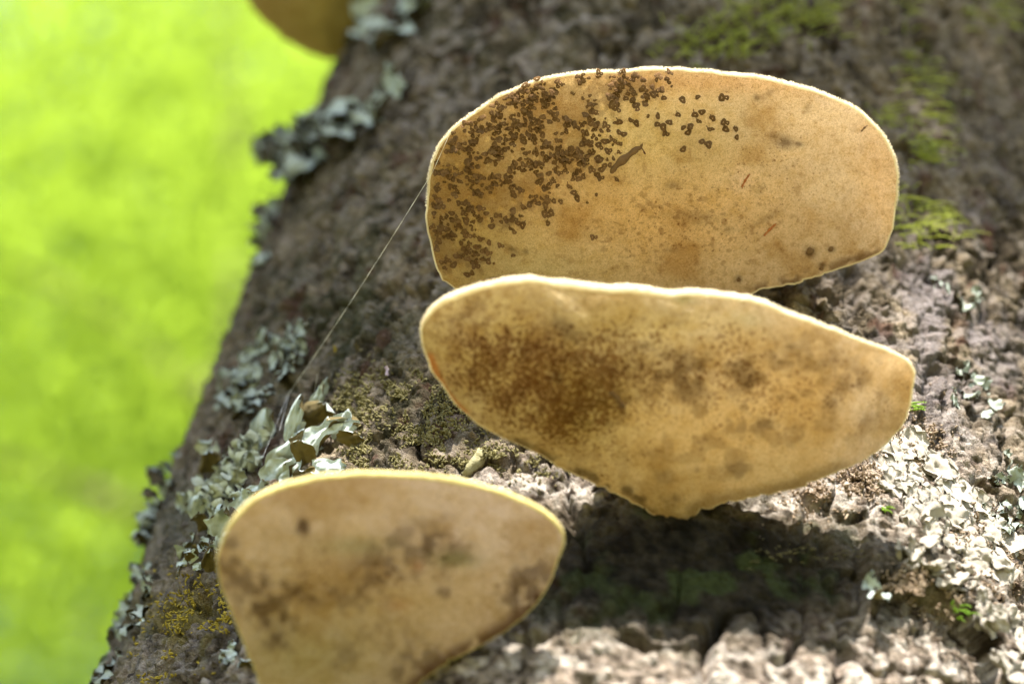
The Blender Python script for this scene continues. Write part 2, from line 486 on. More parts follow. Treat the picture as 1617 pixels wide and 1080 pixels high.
def bark_point(x, y):
    """the point of the finished bark seen at a photo point: position, smooth normal"""
    p, n = hit(x, y)
    for _ in range(3):
        t = (p - A0) @ AX
        v = p - A0 - t * AX
        a = math.atan2(v @ E2, v @ E1)
        i = int(np.clip(np.searchsorted(tv, t), 0, nT - 1))
        j = int(np.clip(np.searchsorted(th_f, a), 0, len(th_f) - 1))
        p, n = hit(x, y, DSP[i, j])
    return p, n
def child(name, me, parent, world_mat=None, **props):
    o = link(name, me, parent, **props)
    inv = Matrix.Translation(-Vector(parent.location))
    o.matrix_parent_inverse = inv
    if world_mat is not None:
        o.matrix_basis = world_mat
    return o
# dead limb stubs higher up the trunk
for k, (t, a, ln) in enumerate(((0.9, 150, 0.5), (1.5, -60, 0.7), (1.9, 80, 0.45))):
    b0 = A0 + AX * t
    dr = nrm(math.cos(R(a)) * E1 + math.sin(R(a)) * E2 + 0.6 * AX)
    s = np.linspace(0, 1, 12)
    pts = b0 + dr * (s * ln)[:, None] + AX * (0.15 * s ** 2)[:, None] + (np.sin(s * 9 + k) * .012)[:, None] * E2
    v, f = tube(pts, 0.035 * (1 - s * .75), 10)
    child('limb_stub', mesh_np('limb_stub', v, [f], M_WOOD), tree)

# ------------------------------------------------------------------ bracket fungi
def catmull(pts, n):
    P_ = np.array(pts, float)
    m = len(P_)
    out = []
    for i in range(m):
        p0, p1, p2, p3 = P_[i - 1], P_[i], P_[(i + 1) % m], P_[(i + 2) % m]
        for t in np.linspace(0, 1, 24, endpoint=False):
            out.append(0.5 * ((2 * p1) + (p2 - p0) * t + (2 * p0 - 5 * p1 + 4 * p2 - p3) * t * t + (3 * p1 - p0 - 3 * p2 + p3) * t ** 3))
    out = np.array(out)
    seg = np.r_[0, np.cumsum(np.linalg.norm(np.diff(np.r_[out, out[:1]], axis=0), axis=1))]
    u = np.linspace(0, seg[-1], n, endpoint=False)
    cl = np.r_[out, out[:1]]
    return np.stack([np.interp(u, seg, cl[:, 0]), np.interp(u, seg, cl[:, 1])], 1)

class Bracket:
    NR, NA = 150, 460
    def __init__(s, outline, anchor, back, slope, sx, centre, bulge, droop, thick, rim, attach, tintf, capmat, label, seed, stalk=0.03, speck=None, poremat=None, rough=9.0):
        s.outline_px = catmull(outline, s.NA)
        ang = np.linspace(0, 2 * np.pi, s.NA, endpoint=False)
        w = (fbm(np.stack([np.cos(ang) * 6, np.sin(ang) * 6, np.full(s.NA, seed)], 1), 3, seed) - .5)
        out = nrm(s.outline_px - np.array(centre))
        w2 = fbm(np.stack([s.outline_px[:, 0] / 9, s.outline_px[:, 1] / 9, 0 * ang], 1), 2, seed + 40) - .5
        s.outline_px = s.outline_px + out * (w * rough + w2 * (2.0 + 7.0 * (s.outline_px[:, 1] > centre[1] + 110)))[:, None]
        a, _ = hit(*anchor)
        ac = to_cam(a); ac[2] += back
        s.k = ac[2] - slope * ac[1] - sx * ac[0]
        s.slope, s.sx, s.centre, s.bulge, s.droop = slope, sx, np.array(centre, float), bulge, droop
        n = nrm(np.array([-sx, -slope, 1.0])) @ B          # away from the viewer = up
        s.n = n
        O = s.plane(s.outline_px[:, 0], s.outline_px[:, 1])
        C = s.plane(np.array([centre[0]]), np.array([centre[1]]))[0]
        s.C, s.O = C, O
        root_w, _ = hit(*anchor)
        s.root = empty('bracket_fungus', root_w, label, 'fungus', 'bracket fungi on the tree trunk')
        # underside
        rs = np.linspace(0, 1, s.NR) ** 0.85
        V = C + rs[:, None, None] * (O - C)[None]
        px, py = project(V.reshape(-1, 3))
        V = V.reshape(-1, 3)
        sight = nrm(V - CAM)
        V = V + sight * (s.curl(px, py) - s.height(rs).reshape(-1, 1).repeat(s.NA, 1).ravel())[:, None]
        V = V - n * (fbm(V * 60, 3, seed + 3) - .5)[:, None] * 0.0022 - n * (fbm(V * 330, 3, seed + 4) - .5)[:, None] * 0.0005
        F = grid_faces(s.NR, s.NA, True)
        s.uv = (px, py)
        me = mesh_np('pore_surface', V, [F], poremat or M_PORE, attrs={'tint': np.clip(tintf(px, py, V) * np.array([1.0, 1.0, 1.13]), 0, .85), 'speck': speck(px, py) if speck else 0 * px})
        s.pore = child('pore_surface', me, s.root)
        # margin and cap
        E = V.reshape(s.NR, s.NA, 3)[-1]
        tang = nrm(np.roll(E, -1, 0) - np.roll(E, 1, 0))
        outw = np.cross(tang, n)
        outw *= np.sign(((E - C) * outw).sum(1).mean())
        r = (rim(ang, s.outline_px[:, 0], s.outline_px[:, 1]) * (0.72 + 0.56 * fbm(np.stack([s.outline_px[:, 0] / 45, s.outline_px[:, 1] / 45, 0 * ang + seed], 1), 4, seed + 9)))[:, None]
        rings = []
        for ph in np.linspace(-90, 75, 12):
            rings.append(E + outw * r * 0.8 * math.cos(R(ph)) + n * r * (1 + math.sin(R(ph))))
        at = np.array([s.plane(np.array([x]), np.array([y]))[0] for x, y in attach])
        last = rings[-1]
        for q in np.linspace(0, 1, 46)[1:]:
            p = last + (C - last) * q
            dome = thick * (1 - (1 - q) ** 1.6)
            h = dome + (fbm(p * 110, 3, seed + 7) - .5) * 0.0018 * min(1, q * 6) + 0.0006 * math.sin(q * 40) * min(1, q * 5)
            da = np.min(np.linalg.norm(p[:, None] - at[None], axis=2), 1) if len(at) else np.full(s.NA, 1.0)
            h = h + stalk * np.exp(-(da / 0.014) ** 2) * min(1, q * 4)
            rings.append(p + n * np.broadcast_to(h, (s.NA,))[:, None])
        rings = np.array(rings)
        s.rim_pts, s.rim_out = rings[6], outw
        s.rings = rings
        me = mesh_np('cap', rings.reshape(-1, 3), [grid_faces(len(rings), s.NA, True)], capmat)
        s.cap = child('cap', me, s.root)
        # root of flesh holding the bracket in the bark
        for k, (x, y) in enumerate(attach):
            a0 = s.plane(np.array([x]), np.array([y]))[0] + n * (0.003 + 0.5 * thick)
            b, bn = hit(x, y)
            v, f = tube([a0, a0 * .5 + b * .5, b, b - bn * 0.012], [0.003, 0.0034, 0.004, 0.004], 16)
            child('attachment', mesh_np('attachment', v, [f], M_DEBRIS), s.root)
    def plane(s, x, y):
        xn, yn = (x - W / 2) / FPX, (H / 2 - y) / FPX
        Z = s.k / (1 - s.slope * yn - s.sx * xn)
        return to_world(np.stack([xn * Z, yn * Z, Z], -1))
    def height(s, q):
        return s.bulge * (1 - q ** 2.2)
    def curl(s, px, py):
        return s.droop(px, py)
    def surf(s, x, y, lift=0.0):
        """point on the underside at a photo point"""
        p = s.plane(np.array([x]), np.array([y]))[0]
        d = s.outline_px - s.centre
        v = np.array([x, y]) - s.centre
        a = np.arctan2(d[:, 1], d[:, 0]); av = math.atan2(v[1], v[0])
        k = int(np.argmin(np.abs((a - av + np.pi) % (2 * np.pi) - np.pi)))
        q = min(1.0, np.linalg.norm(v) / np.linalg.norm(d[k]))
        h = s.height(q) - float(s.curl(np.array([x]), np.array([y]))[0]) + lift
        # slide along the sight line so the picture position stays
        dr = nrm(p - CAM)
        return p - dr * h
    def fuzz(s, sel, n, ln, seed):
        r2 = np.random.default_rng(seed)
        so = Soup()
        idx = np.where(sel)[0]
        base = s.rings[3:10]
        for _ in range(n):
            i = int(r2.choice(idx)); j = r2.integers(0, len(base))
            t = r2.random()
            p = base[j, i] * (1 - t) + base[j, (i + 1) % s.NA] * t
            d = nrm(s.rim_out[i] * (1.0) + s.n * (j - 2) * .22 + r2.normal(size=3) * .35)
            side = nrm(np.cross(d, r2.normal(size=3))) * 0.00005
            up = np.cross(d, side)
            L = ln * r2.uniform(.4, 1.2)
            so.add([p + side, p - side * .5 + up * .8, p - side * .5 - up * .8, p + d * L], [[0, 1, 3], [1, 2, 3], [2, 0, 3]])
        return child('margin_fuzz', so.mesh('margin_fuzz', M_FUZZ), s.root, kind='stuff')

def n2d(x, y, s, o=4, seed=0):
    return fbm(px3(x, y, s), o, seed)

# upper bracket -----------------------------------------------------
UP_OUT = [(678, 300), (686, 258), (706, 218), (745, 184), (800, 150), (850, 131), (910, 121), (980, 116), (1060, 114), (1140, 118), (1220, 130),
          (1290, 149), (1345, 172), (1385, 206), (1408, 248), (1415, 290), (1411, 335), (1398, 378), (1380, 402), (1300, 432), (1220, 452),
          (1150, 470), (1060, 500), (950, 505), (850, 492), (760, 468), (710, 446), (686, 410), (677, 355)]
def spore_density(x, y):
    d = 1.0 * blob(x, y, 790, 230, 115, 75, -25) + 0.95 * blob(x, y, 700, 290, 30, 120) + 0.8 * blob(x, y, 880, 165, 100, 38, -8) + 0.75 * blob(x, y, 890, 240, 75, 50) \
        + 0.6 * blob(x, y, 770, 320, 90, 45) + 0.7 * blob(x, y, 745, 410, 45, 26, 20) + 0.7 * blob(x, y, 1000, 140, 70, 20) + 0.6 * blob(x, y, 700, 390, 18, 50)
    return np.clip(d, 0, 1)
def tint_upper(x, y, V):
    c = mix((0.55, 0.42, 0.225), (0.60, 0.49, 0.36), sstep(950, 1380, x + 0 * y) * .85)
    c = mix(c, (0.66, 0.43, 0.165), 0.75 * blob(x, y, 1050, 340, 210, 90, -5))
    c = mix(c, (0.58, 0.46, 0.20), 0.6 * blob(x, y, 1000, 220, 170, 60))
    c = mix(c, (0.42, 0.31, 0.10), 0.8 * blob(x, y, 730, 330, 110, 150))
    c = mix(c, (0.50, 0.42, 0.21), 0.7 * blob(x, y, 840, 430, 130, 50))
    c = mix(c, (0.68, 0.50, 0.32), 0.7 * blob(x, y, 1390, 290, 40, 110))
    c = mix(c, (0.55, 0.33, 0.15), 0.5 * blob(x, y, 1120, 130, 190, 18, 2))
    n = n2d(x, y, 60, 5, 71)
    c = mix(c, c * np.array([0.82, 0.74, 0.6]), sstep(0.5, 0.72, n))
    c = mix(c, c * np.array([1.1, 1.12, 1.15]), sstep(0.5, 0.3, n))
    d = spore_density(x, y)
    st = sstep(0.50, 0.60, n2d(x, y, 10, 3, 72) * .6 + d * 0.42 - .02) * sstep(0.15, 0.5, d)
    c = mix(c, (0.20, 0.13, 0.06), st * 0.5)
    sp = sstep(0.66, 0.72, n2d(x, y, 9, 3, 73)) * (0.35 + 0.4 * blob(x, y, 1080, 360, 200, 80))
    c = mix(c, (0.30, 0.17, 0.06), sp * .8)
    for cx, cy, rx, ry, a, k in ((1240, 226, 16, 9, 10, .75), (1262, 228, 7, 4, 0, .7), (1225, 215, 10, 5, 0, .4), (1280, 398, 9, 8, 0, .9), (1312, 394, 6, 5, 0, .8), (1298, 418, 6, 4, 0, .9), (1166, 440, 5, 6, 0, .9),
                                 (1350, 408, 26, 5, -12, .5), (1200, 300, 7, 10, 30, .3), (1210, 345, 30, 5, -30, .3), (1100, 345, 40, 14, 0, .25), (1195, 155, 5, 5, 0, .8), (1215, 148, 14, 5, -30, .35), (1275, 172, 4, 9, 30, .5),
                                 (810, 395, 10, 5, 30, .7), (830, 398, 5, 4, 0, .7), (1062, 292, 12, 8, 0, .45), (1090, 340, 60, 8, 5, .2), (1150, 362, 12, 6, 0, .35), (800, 355, 14, 6, -40, .6), (1060, 395, 12, 5, 0, .35)):
        m = blob(x, y, cx, cy, rx, ry, a) * (0.55 + 0.9 * n2d(x, y, 7, 3, 74))
        c = mix(c, (0.10, 0.062, 0.03), np.clip(m, 0, 1) * k)
    c = mix(c, (0.72, 0.55, 0.36), 0.6 * blob(x, y, 1170, 284, 16, 22))
    low = sstep(15, 0, poly_dist(x, y, [(1160, 470), (1220, 452), (1300, 432), (1380, 402)]) - 3)
    c = c * 1.2
    c = mix(c, (0.20, 0.12, 0.06), low * 0.75 * sstep(.4, .6, n2d(x, y, 14, 3, 75)))
    return c
up = Bracket(UP_OUT, (1050, 490), 0.0, -0.35, 0.12, (1040, 320), 0.0035,
             lambda x, y: 0.0 * x, 0.010, lambda a, x, y: 0.00042 + 0.00022 * sstep(800, 1300, x), [(980, 440), (1120, 430), (1260, 405)],
             tint_upper, M_CAP, 'topmost large cream bracket fungus with brown pinheads clustered on its left half', 101, 0.02,
             lambda x, y: -0.02 + 0.10 * blob(x, y, 1080, 360, 220, 90) + 0.08 * blob(x, y, 1230, 250, 110, 60) + 0.03 * spore_density(x, y) + 0.07 * blob(x, y, 1120, 135, 200, 18))

# middle bracket -----------------------------------------------------
MID_OUT = [(668, 528), (676, 503), (705, 478), (760, 457), (830, 447), (880, 453), (940, 460), (1040, 465), (1130, 471), (1200, 483), (1270, 507),
           (1340, 534), (1405, 557), (1438, 578), (1443, 602), (1430, 655), (1385, 712), (1330, 742), (1250, 772), (1190, 783), (1135, 796), (1105, 804), (1082, 822), (1052, 821), (1018, 803),
           (976, 780), (918, 753), (885, 738), (830, 705), (775, 680), (730, 648), (700, 610), (680, 572)]
def tint_mid(x, y, V):
    c = mix((0.53, 0.435, 0.245), (0.72, 0.60, 0.44), sstep(900, 1430, x - 0.3 * (y - 600)))
    c = mix(c, (0.60, 0.44, 0.21), 0.6 * blob(x, y, 1180, 660, 180, 70))
    c = mix(c, (0.52, 0.44, 0.22), 0.75 * blob(x, y, 1000, 510, 160, 40) + .4 * blob(x, y, 760, 470, 90, 16))
    n = n2d(x, y, 80, 5, 81)
    c = mix(c, c * np.array([0.8, 0.74, 0.6]), sstep(0.48, 0.7, n))
    left = np.clip(blob(x, y, 800, 560, 130, 90, 20) * 1.1 + .8 * blob(x, y, 870, 640, 100, 60, 30) + .6 * blob(x, y, 1000, 590, 70, 40), 0, 1)
    m = sstep(0.40, 0.60, n2d(x, y, 20, 5, 82)) * left
    c = mix(c, (0.27, 0.21, 0.07), left * .5)
    c = mix(c, (0.17, 0.085, 0.030), m * 0.5)
    gen = sstep(0.50, 0.66, n2d(x, y, 24, 5, 86)) * (.25 + .75 * blob(x, y, 1150, 620, 260, 110))
    c = c * 1.15
    c = mix(c, (0.24, 0.16, 0.065), gen * .62)
    c = mix(c, (0.16, 0.085, 0.03), sstep(0.56, 0.66, n2d(x, y, 7, 3, 83)) * left * .7)
    for cx, cy, rx, ry, a, k in ((900, 525, 26, 14, 20, .6), (870, 505, 20, 16, 0, .4), (1240, 556, 22, 20, 0, .62), (1175, 590, 20, 22, 0, .55), (1070, 580, 60, 24, 10, .45), (1085, 615, 24, 18, 0, .45), (1330, 615, 40, 16, -35, .5),
                                 (1190, 675, 34, 12, -10, .5), (1165, 742, 26, 12, -15, .55), (1255, 690, 20, 16, 0, .35), (880, 592, 12, 8, 30, .6), (1380, 640, 12, 26, 30, .35), (1060, 790, 12, 12, 0, .5), (1110, 600, 80, 30, 0, .25),
                                 (1050, 760, 14, 16, 0, .35), (1018, 718, 12, 5, 0, .6), (1101, 740, 5, 5, 0, .85), (1300, 560, 40, 14, -30, .25), (980, 630, 30, 20, 0, .2), (740, 490, 26, 8, -30, .3), (1070, 583, 8, 5, 0, .7), (1020, 545, 8, 4, 0, .5)):
        mm = blob(x, y, cx, cy, rx, ry, a) * (0.3 + 1.3 * sstep(.35, .65, n2d(x, y, 16, 4, 84)))
        c = mix(c, (0.12, 0.075, 0.035), np.clip(mm * 1.35, 0, 1) * k)
    grn = blob(x, y, 940, 640, 60, 80) * .5 + blob(x, y, 1080, 475, 16, 8) + .5 * blob(x, y, 1180, 505, 30, 14)
    c = mix(c, (0.26, 0.27, 0.08), np.clip(grn, 0, 1) * .5)
    ed = poly_dist(x, y, [(775, 680), (830, 705), (890, 738), (930, 752), (990, 774), (1030, 800)])
    c = mix(c, (0.11, 0.08, 0.035), sstep(14, 2, ed) * sstep(.35, .6, n2d(x, y, 18, 3, 85)) * .8)
    ed = poly_dist(x, y, [(1100, 806), (1120, 794), (1180, 786), (1250, 772), (1330, 742)])
    c = mix(c, (0.22, 0.16, 0.07), sstep(24, 4, ed) * .6)
    ed = poly_dist(x, y, [(680, 562), (690, 590), (705, 620), (735, 652)])
    c = mix(c, (0.42, 0.17, 0.05), sstep(9, 1, ed) * .8)
    return c
mid = Bracket(MID_OUT, (1070, 815), 0.0, -0.38, 0.0, (1060, 620), 0.004,
              lambda x, y: 0.012 * sstep(250, 400, x - 1040) * sstep(430, 640, y) + 0.004 * sstep(250, 400, 1060 - x),
              0.009, lambda a, x, y: 0.00028 + 0.00085 * sstep(560, 460, y) + 0.0003 * sstep(1250, 1400, x), [(1075, 770), (1050, 755)],
              tint_mid, M_CAP, 'middle bracket fungus with bright white rim and mottled brown stained underside', 202, 0.014,
              lambda x, y: 0.0 + 0.20 * np.clip(blob(x, y, 790, 570, 120, 90, 20) + blob(x, y, 880, 650, 110, 60, 30) + .7 * blob(x, y, 960, 560, 100, 60), 0, 1) + 0.14 * blob(x, y, 1150, 610, 250, 90) + 0.04 * (n2d(x, y, 40, 3, 88) - .5) * 4)

# lower bracket ------------------------------------------------------
LOW_OUT = [(350, 862), (365, 830), (392, 802), (425, 780), (480, 762), (540, 753), (600, 752), (680, 758), (750, 770), (815, 790), (858, 812), (882, 836), (887, 856), (878, 885),
           (868, 915), (843, 953), (802, 990), (758, 1017), (716, 1040), (684, 1060), (660, 1082), (632, 1118), (560, 1160), (480, 1160), (425, 1120), (400, 1050), (375, 985), (352, 930), (345, 890)]
def tint_low(x, y, V):
    c = mix((0.72, 0.55, 0.39), (0.76, 0.59, 0.47), sstep(450, 850, x - 0.4 * (y - 850)))
    c = mix(c, (0.56, 0.40, 0.18), .6 * blob(x, y, 640, 950, 150, 60) + .4 * blob(x, y, 500, 900, 80, 40))
    c = mix(c, (0.38, 0.33, 0.13), .6 * blob(x, y, 480, 1040, 130, 70))
    n = n2d(x, y, 70, 5, 91)
    c = mix(c, c * np.array([0.8, 0.74, 0.62]), sstep(0.5, 0.7, n))
    for cx, cy, rx, ry, a, k in ((477, 830, 10, 12, 0, .9), (690, 862, 26, 20, 20, .75), (640, 850, 26, 22, 0, .4), (610, 880, 40, 30, 0, .4), (590, 910, 36, 24, 0, .5), (465, 930, 26, 14, 20, .65), (540, 940, 60, 22, 10, .45), (425, 960, 26, 46, -20, .7), (400, 930, 30, 30, 0, .45), (735, 870, 18, 14, 0, .4),
                                 (440, 1000, 22, 26, 0, .6), (838, 915, 30, 34, 35, .7), (815, 945, 20, 22, 0, .6), (365, 860, 10, 14, 0, .5), (700, 935, 10, 8, 0, .55), (660, 890, 60, 30, 0, .3), (545, 1040, 20, 18, 0, .4), (360, 900, 22, 30, 0, .6), (600, 1000, 60, 24, 0, .25), (680, 820, 30, 16, 0, .25), (450, 840, 60, 40, 0, .12), (650, 1050, 50, 26, -20, .6)):
        mm = blob(x, y, cx, cy, rx, ry, a) * (0.35 + 1.2 * sstep(.35, .65, n2d(x, y, 15, 4, 94)))
        c = mix(c, (0.12, 0.072, 0.04), np.clip(mm * 1.3, 0, 1) * k)
    c = mix(c, (0.20, 0.22, 0.07), .5 * blob(x, y, 720, 882, 40, 14) + .4 * blob(x, y, 560, 860, 60, 16))
    c = mix(c, (0.5, 0.2, 0.07), .4 * blob(x, y, 660, 893, 9, 8) + .3 * blob(x, y, 630, 955, 20, 10))
    ed = poly_dist(x, y, [(650, 1092), (684, 1060), (716, 1040), (758, 1017), (802, 990), (850, 945)])
    c = mix(c, (0.13, 0.065, 0.035), sstep(26, 4, ed) * .85 * sstep(.3, .5, n2d(x, y, 22, 3, 95)))
    return c
low = Bracket(LOW_OUT, (560, 1130), 0.0, -0.25, 0.10, (600, 925), 0.0016,
              lambda x, y: 0.005 * sstep(0, 320, x - 560), 0.008, lambda a, x, y: 0.0003 + 0.00062 * sstep(900, 790, y), [(560, 1080)],
              tint_low, M_CAP_Y, 'lowest bracket fungus beside the leafy lichen with a yellow rim, cut by the frame', 303, 0.02,
              lambda x, y: -0.01 + 0.12 * blob(x, y, 430, 940, 80, 80) + 0.10 * blob(x, y, 650, 890, 110, 60) + 0.12 * blob(x, y, 830, 930, 50, 50) + 0.05 * (n2d(x, y, 40, 3, 89) - .5) * 4, M_PORE_D, 3.0)

# far bracket at the top of the trunk -----------------------------------
FAR_OUT = [(500, 88), (455, 62), (420, 34), (388, -8), (368, -60), (372, -130), (420, -190), (500, -215), (600, -200), (660, -120), (640, -20), (600, 60), (545, 90)]
def tint_far(x, y, V):
    c = mix((0.55, 0.45, 0.15), (0.52, 0.40, 0.17), sstep(540, 420, x))
    return mix(c, c * .7, sstep(.5, .7, n2d(x, y, 60, 4, 97)))
far = Bracket(FAR_OUT, (575, 60), 0.022, -0.35, 0.0, (510, -60), 0.003, lambda x, y: 0 * x, 0.012, lambda a, x, y: 0.0007 + 0 * x, [],
              tint_far, M_CAP_Y, 'blurred olive brown bracket fungus far up the trunk at top edge', 404, 0.02)

up.fuzz((up.outline_px[:, 1] < 330), 4200, 0.00050, 1)
mid.fuzz((mid.outline_px[:, 1] < 640), 3000, 0.00038, 2)
low.fuzz((low.outline_px[:, 1] < 900), 1200, 0.00022, 3)

# pinhead sporocarps hanging under the upper bracket ---------------------
DOWN = np.array([0, 0, -1.0])
def sphere_part(c, rx, rz, axis, nu=6, nv=10):
    a = np.array([.3, .8, .2]); X = nrm(np.cross(axis, a)); Y = np.cross(axis, X)
    u = np.linspace(0.08, np.pi - 0.08, nu); v = np.linspace(0, 2 * np.pi, nv, endpoint=False)
    V = c + rx * np.sin(u)[:, None, None] * (np.cos(v)[None, :, None] * X + np.sin(v)[None, :, None] * Y) + rz * np.cos(u)[:, None, None] * axis
    return V.reshape(-1, 3), grid_faces(nu, nv, True)
def head_part(c, hr, axis, r2, nv=14):
    a = np.array([.3, .8, .2]); X = nrm(np.cross(axis, a)); Y = np.cross(axis, X)
    v = np.linspace(0, 2 * np.pi, nv, endpoint=False)
    rr = hr * (1 + .16 * np.sin(2 * v + r2.uniform(0, 6)) + .12 * np.sin(3 * v + r2.uniform(0, 6)) + .05 * r2.normal(size=nv))
    V = []
    for q, z in ((0.2, .10), (0.85, .07), (1.0, 0.0), (0.9, -.06), (0.3, -.08)):
        V.append(c + (q * rr)[:, None] * (np.cos(v)[:, None] * X + np.sin(v)[:, None] * Y) + z * hr * axis)
    return np.concatenate(V), grid_faces(5, nv, True)
def sporocarp_shape(k):
    r2 = np.random.default_rng(50 + k)
    ln = r2.uniform(1.0, 1.7); hr = r2.uniform(0.55, 0.85)
    bend = r2.normal(size=2) * .3
    s = np.linspace(0, 1, 5)
    pts = np.stack([bend[0] * s ** 2, bend[1] * s ** 2, -ln * s], 1)
    parts = [(tube(pts, 0.10 - .02 * s, 5), 1)]
    ax = nrm(np.array([r2.normal() * .25, -0.62 + r2.normal() * .2, -0.75]))
    parts.append((head_part(pts[-1], hr, ax, r2), 0))
    if k % 3 == 0:
        parts.append((head_part(pts[-1] + np.array([r2.choice([-1, 1]) * hr * 1.1, .2, -r2.uniform(-.4, .7)]), hr * .75, ax, r2), 0))
    return parts
SHAPES = [sporocarp_shape(k) for k in range(12)]
SMESH = []
for k in range(12):
    so = Soup()
    for (v, f), m in SHAPES[k]:
        so.add(v, f, m)
    SMESH.append(so.mesh('sporocarp', [M_SPORE, M_STALK]))
iso = [(862, 196), (898, 238), (920, 232), (940, 205), (957, 160), (975, 162), (985, 158), (1020, 152), (1033, 150), (1075, 160), (1100, 160), (1132, 160), (1068, 182), (1038, 190), (1045, 200), (1033, 198), (1056, 200),
       (1095, 180), (1098, 192), (1112, 182), (1122, 188), (1078, 208), (1086, 210), (1092, 203), (1115, 206), (1138, 198), (1142, 206), (1160, 206), (1160, 224), (1047, 214), (1103, 230), (1121, 230), (1080, 240), (972, 192), (995, 193), (1005, 195),
       (975, 210), (940, 232), (955, 228), (938, 278), (905, 308), (912, 314), (850, 328), (838, 330), (880, 300), (918, 262), (890, 260), (955, 245), (905, 205), (925, 190), (1012, 128), (1050, 122), (985, 130), (830, 355), (805, 352),
       (760, 400), (775, 412), (745, 425), (720, 425), (735, 440), (705, 410), (690, 330), (690, 365), (1005, 170), (1090, 215)]
cand = list(iso)
tries = 0
gx, gy = None, None
r3 = np.random.default_rng(99)
inside_pts = []
def inside(pt, poly):
    x, y = pt
    px, py = poly[:, 0], poly[:, 1]
    qx, qy = np.roll(px, -1), np.roll(py, -1)
    c = ((py > y) != (qy > y)) & (x < (qx - px) * (y - py) / (qy - py + 1e-12) + px)
    return c.sum() % 2 == 1
while len(cand) < 760 and tries < 20000:
    tries += 1
    x, y = r3.uniform(680, 1060), r3.uniform(116, 450)
    if r3.random() > spore_density(np.array(x), np.array(y)) ** 1.6:
        continue
    if n2d(np.array([x]), np.array([y]), 17, 2, 77)[0] < 0.47 - .09 * (x < 720):
        continue
    if not inside((x, y + 9), up.outline_px) or not inside((x - 5, y - 3), up.outline_px):
        continue
    if min((x - a) ** 2 + (y - b) ** 2 for a, b in cand) < 4.8 ** 2:
        continue
    cand.append((x, y))
rest = Soup()
for i, (x, y) in enumerate(cand):
    p = up.surf(x, y - 8, -0.0002)
    sz = 0.001 * (r3.uniform(.38, .88) if i >= len(iso) else r3.uniform(.75, .95))
    rot = Matrix.Rotation(r3.uniform(-.5, .5), 4, 'Z')
    lean = Vector(nrm(np.array([r3.normal() * .18, -0.25 + r3.normal() * .18, -1.0])))
    q = Vector((0, 0, -1)).rotation_difference(lean).to_matrix().to_4x4()
    Mx = Matrix.Translation(Vector(p)) @ q @ rot @ Matrix.Scale(sz, 4)
    k = int(r3.integers(0, 12))
    if i < 300:
        child('sporocarp', SMESH[k], up.root, Mx)
    else:
        A = np.array(Mx)
        for (v, f), m in SHAPES[k]:
            rest.add(v @ A[:3, :3].T + A[:3, 3], f, m)
child('sporocarp_crowd', rest.mesh('sporocarp_crowd', [M_SPORE, M_STALK]), up.root, kind='stuff')

# flakes and slivers stuck on the undersides -------------------------------
def sliver(name, br, pts_px, widths, mat, label, cat, lift=0.0004):
    """a solid tapering sliver lying on an underside along the given photo points"""
    P_ = np.array([br.surf(x, y, lift) for x, y in pts_px])
    s = np.linspace(0, 1, 14); s0 = np.linspace(0, 1, len(P_))
    pts = np.stack([np.interp(s, s0, P_[:, k]) for k in range(3)], 1)
    wd = np.interp(s, np.linspace(0, 1, len(widths)), widths) * 0.00012
    v, f = tube(pts, wd * (1 + .25 * np.sin(s * 17)), 9)
    so = Soup(); so.add(v, f)
    o = link(name, None or so.mesh(name, mat), None, label=label, category=cat)
    return o
sliver('bark_flake', up, [(965, 274), (972, 263), (985, 252), (1000, 240), (1012, 232)], [2.2, 5.2, 6.2, 6, 4.6, 1.2], M_DEBRIS, 'long dark brown flake stuck beside the pinheads under the topmost bracket', 'flake', 0.0007)
sliver('plant_fibre', up, [(1008, 232), (1015, 236), (1019, 244)], [0.9, 0.8, 1.4], M_STALK, 'thin dark fibre hooked at the end of the long brown flake', 'fibre', 0.0006)
sliver('red_splinter', up, [(1206, 373), (1216, 362), (1226, 353)], [1.2, 2.4, 0.8], M_RED, 'thin reddish splinter on the lower right of the topmost bracket', 'splinter')
sliver('pale_splinter', up, [(1171, 296), (1177, 285), (1184, 275)], [1.2, 2.0, 1.0], M_RED, 'short pinkish splinter in a pale spot under the topmost bracket', 'splinter')
sliver('dark_splinter', up, [(1360, 208), (1366, 201), (1370, 198)], [1.2, 1.8, 0.6], M_DEBRIS, 'tiny dark splinter near the right rim of the topmost bracket', 'splinter')
sliver('bark_sliver', mid, [(963, 620), (973, 627), (980, 638), (987, 646)], [2.5, 3.8, 3.2, 5.0, 1.2], M_DEBRIS, 'small dark bent sliver under the middle bracket fungus', 'sliver', 0.0006)
def crumb(br, x, y, r, label, seed):
    p = br.surf(x, y, 0.0002)
    v, f = sphere_part(p, r * 0.00012, r * 0.00008, br.n, 7, 10)
    v = p + (v - p) * (0.7 + 0.7 * fbm(v * 3000, 2, seed))[:, None]
    link('crumb', mesh_np('crumb', v, [f], M_DEBRIS), None, label=label, category='crumb', group='dark crumbs under the top bracket')
crumb(up, 1279, 397, 7, 'largest dark crumb at the lower right of the topmost bracket', 1)
crumb(up, 1312, 393, 4.5, 'small dark crumb right of the largest crumb on the topmost bracket', 2)
crumb(up, 1166, 441, 4, 'dark crumb just above the white rim, under the topmost bracket', 3)
crumb(up, 1297, 424, 4, 'dark crumb on the lower edge of the topmost bracket', 4)

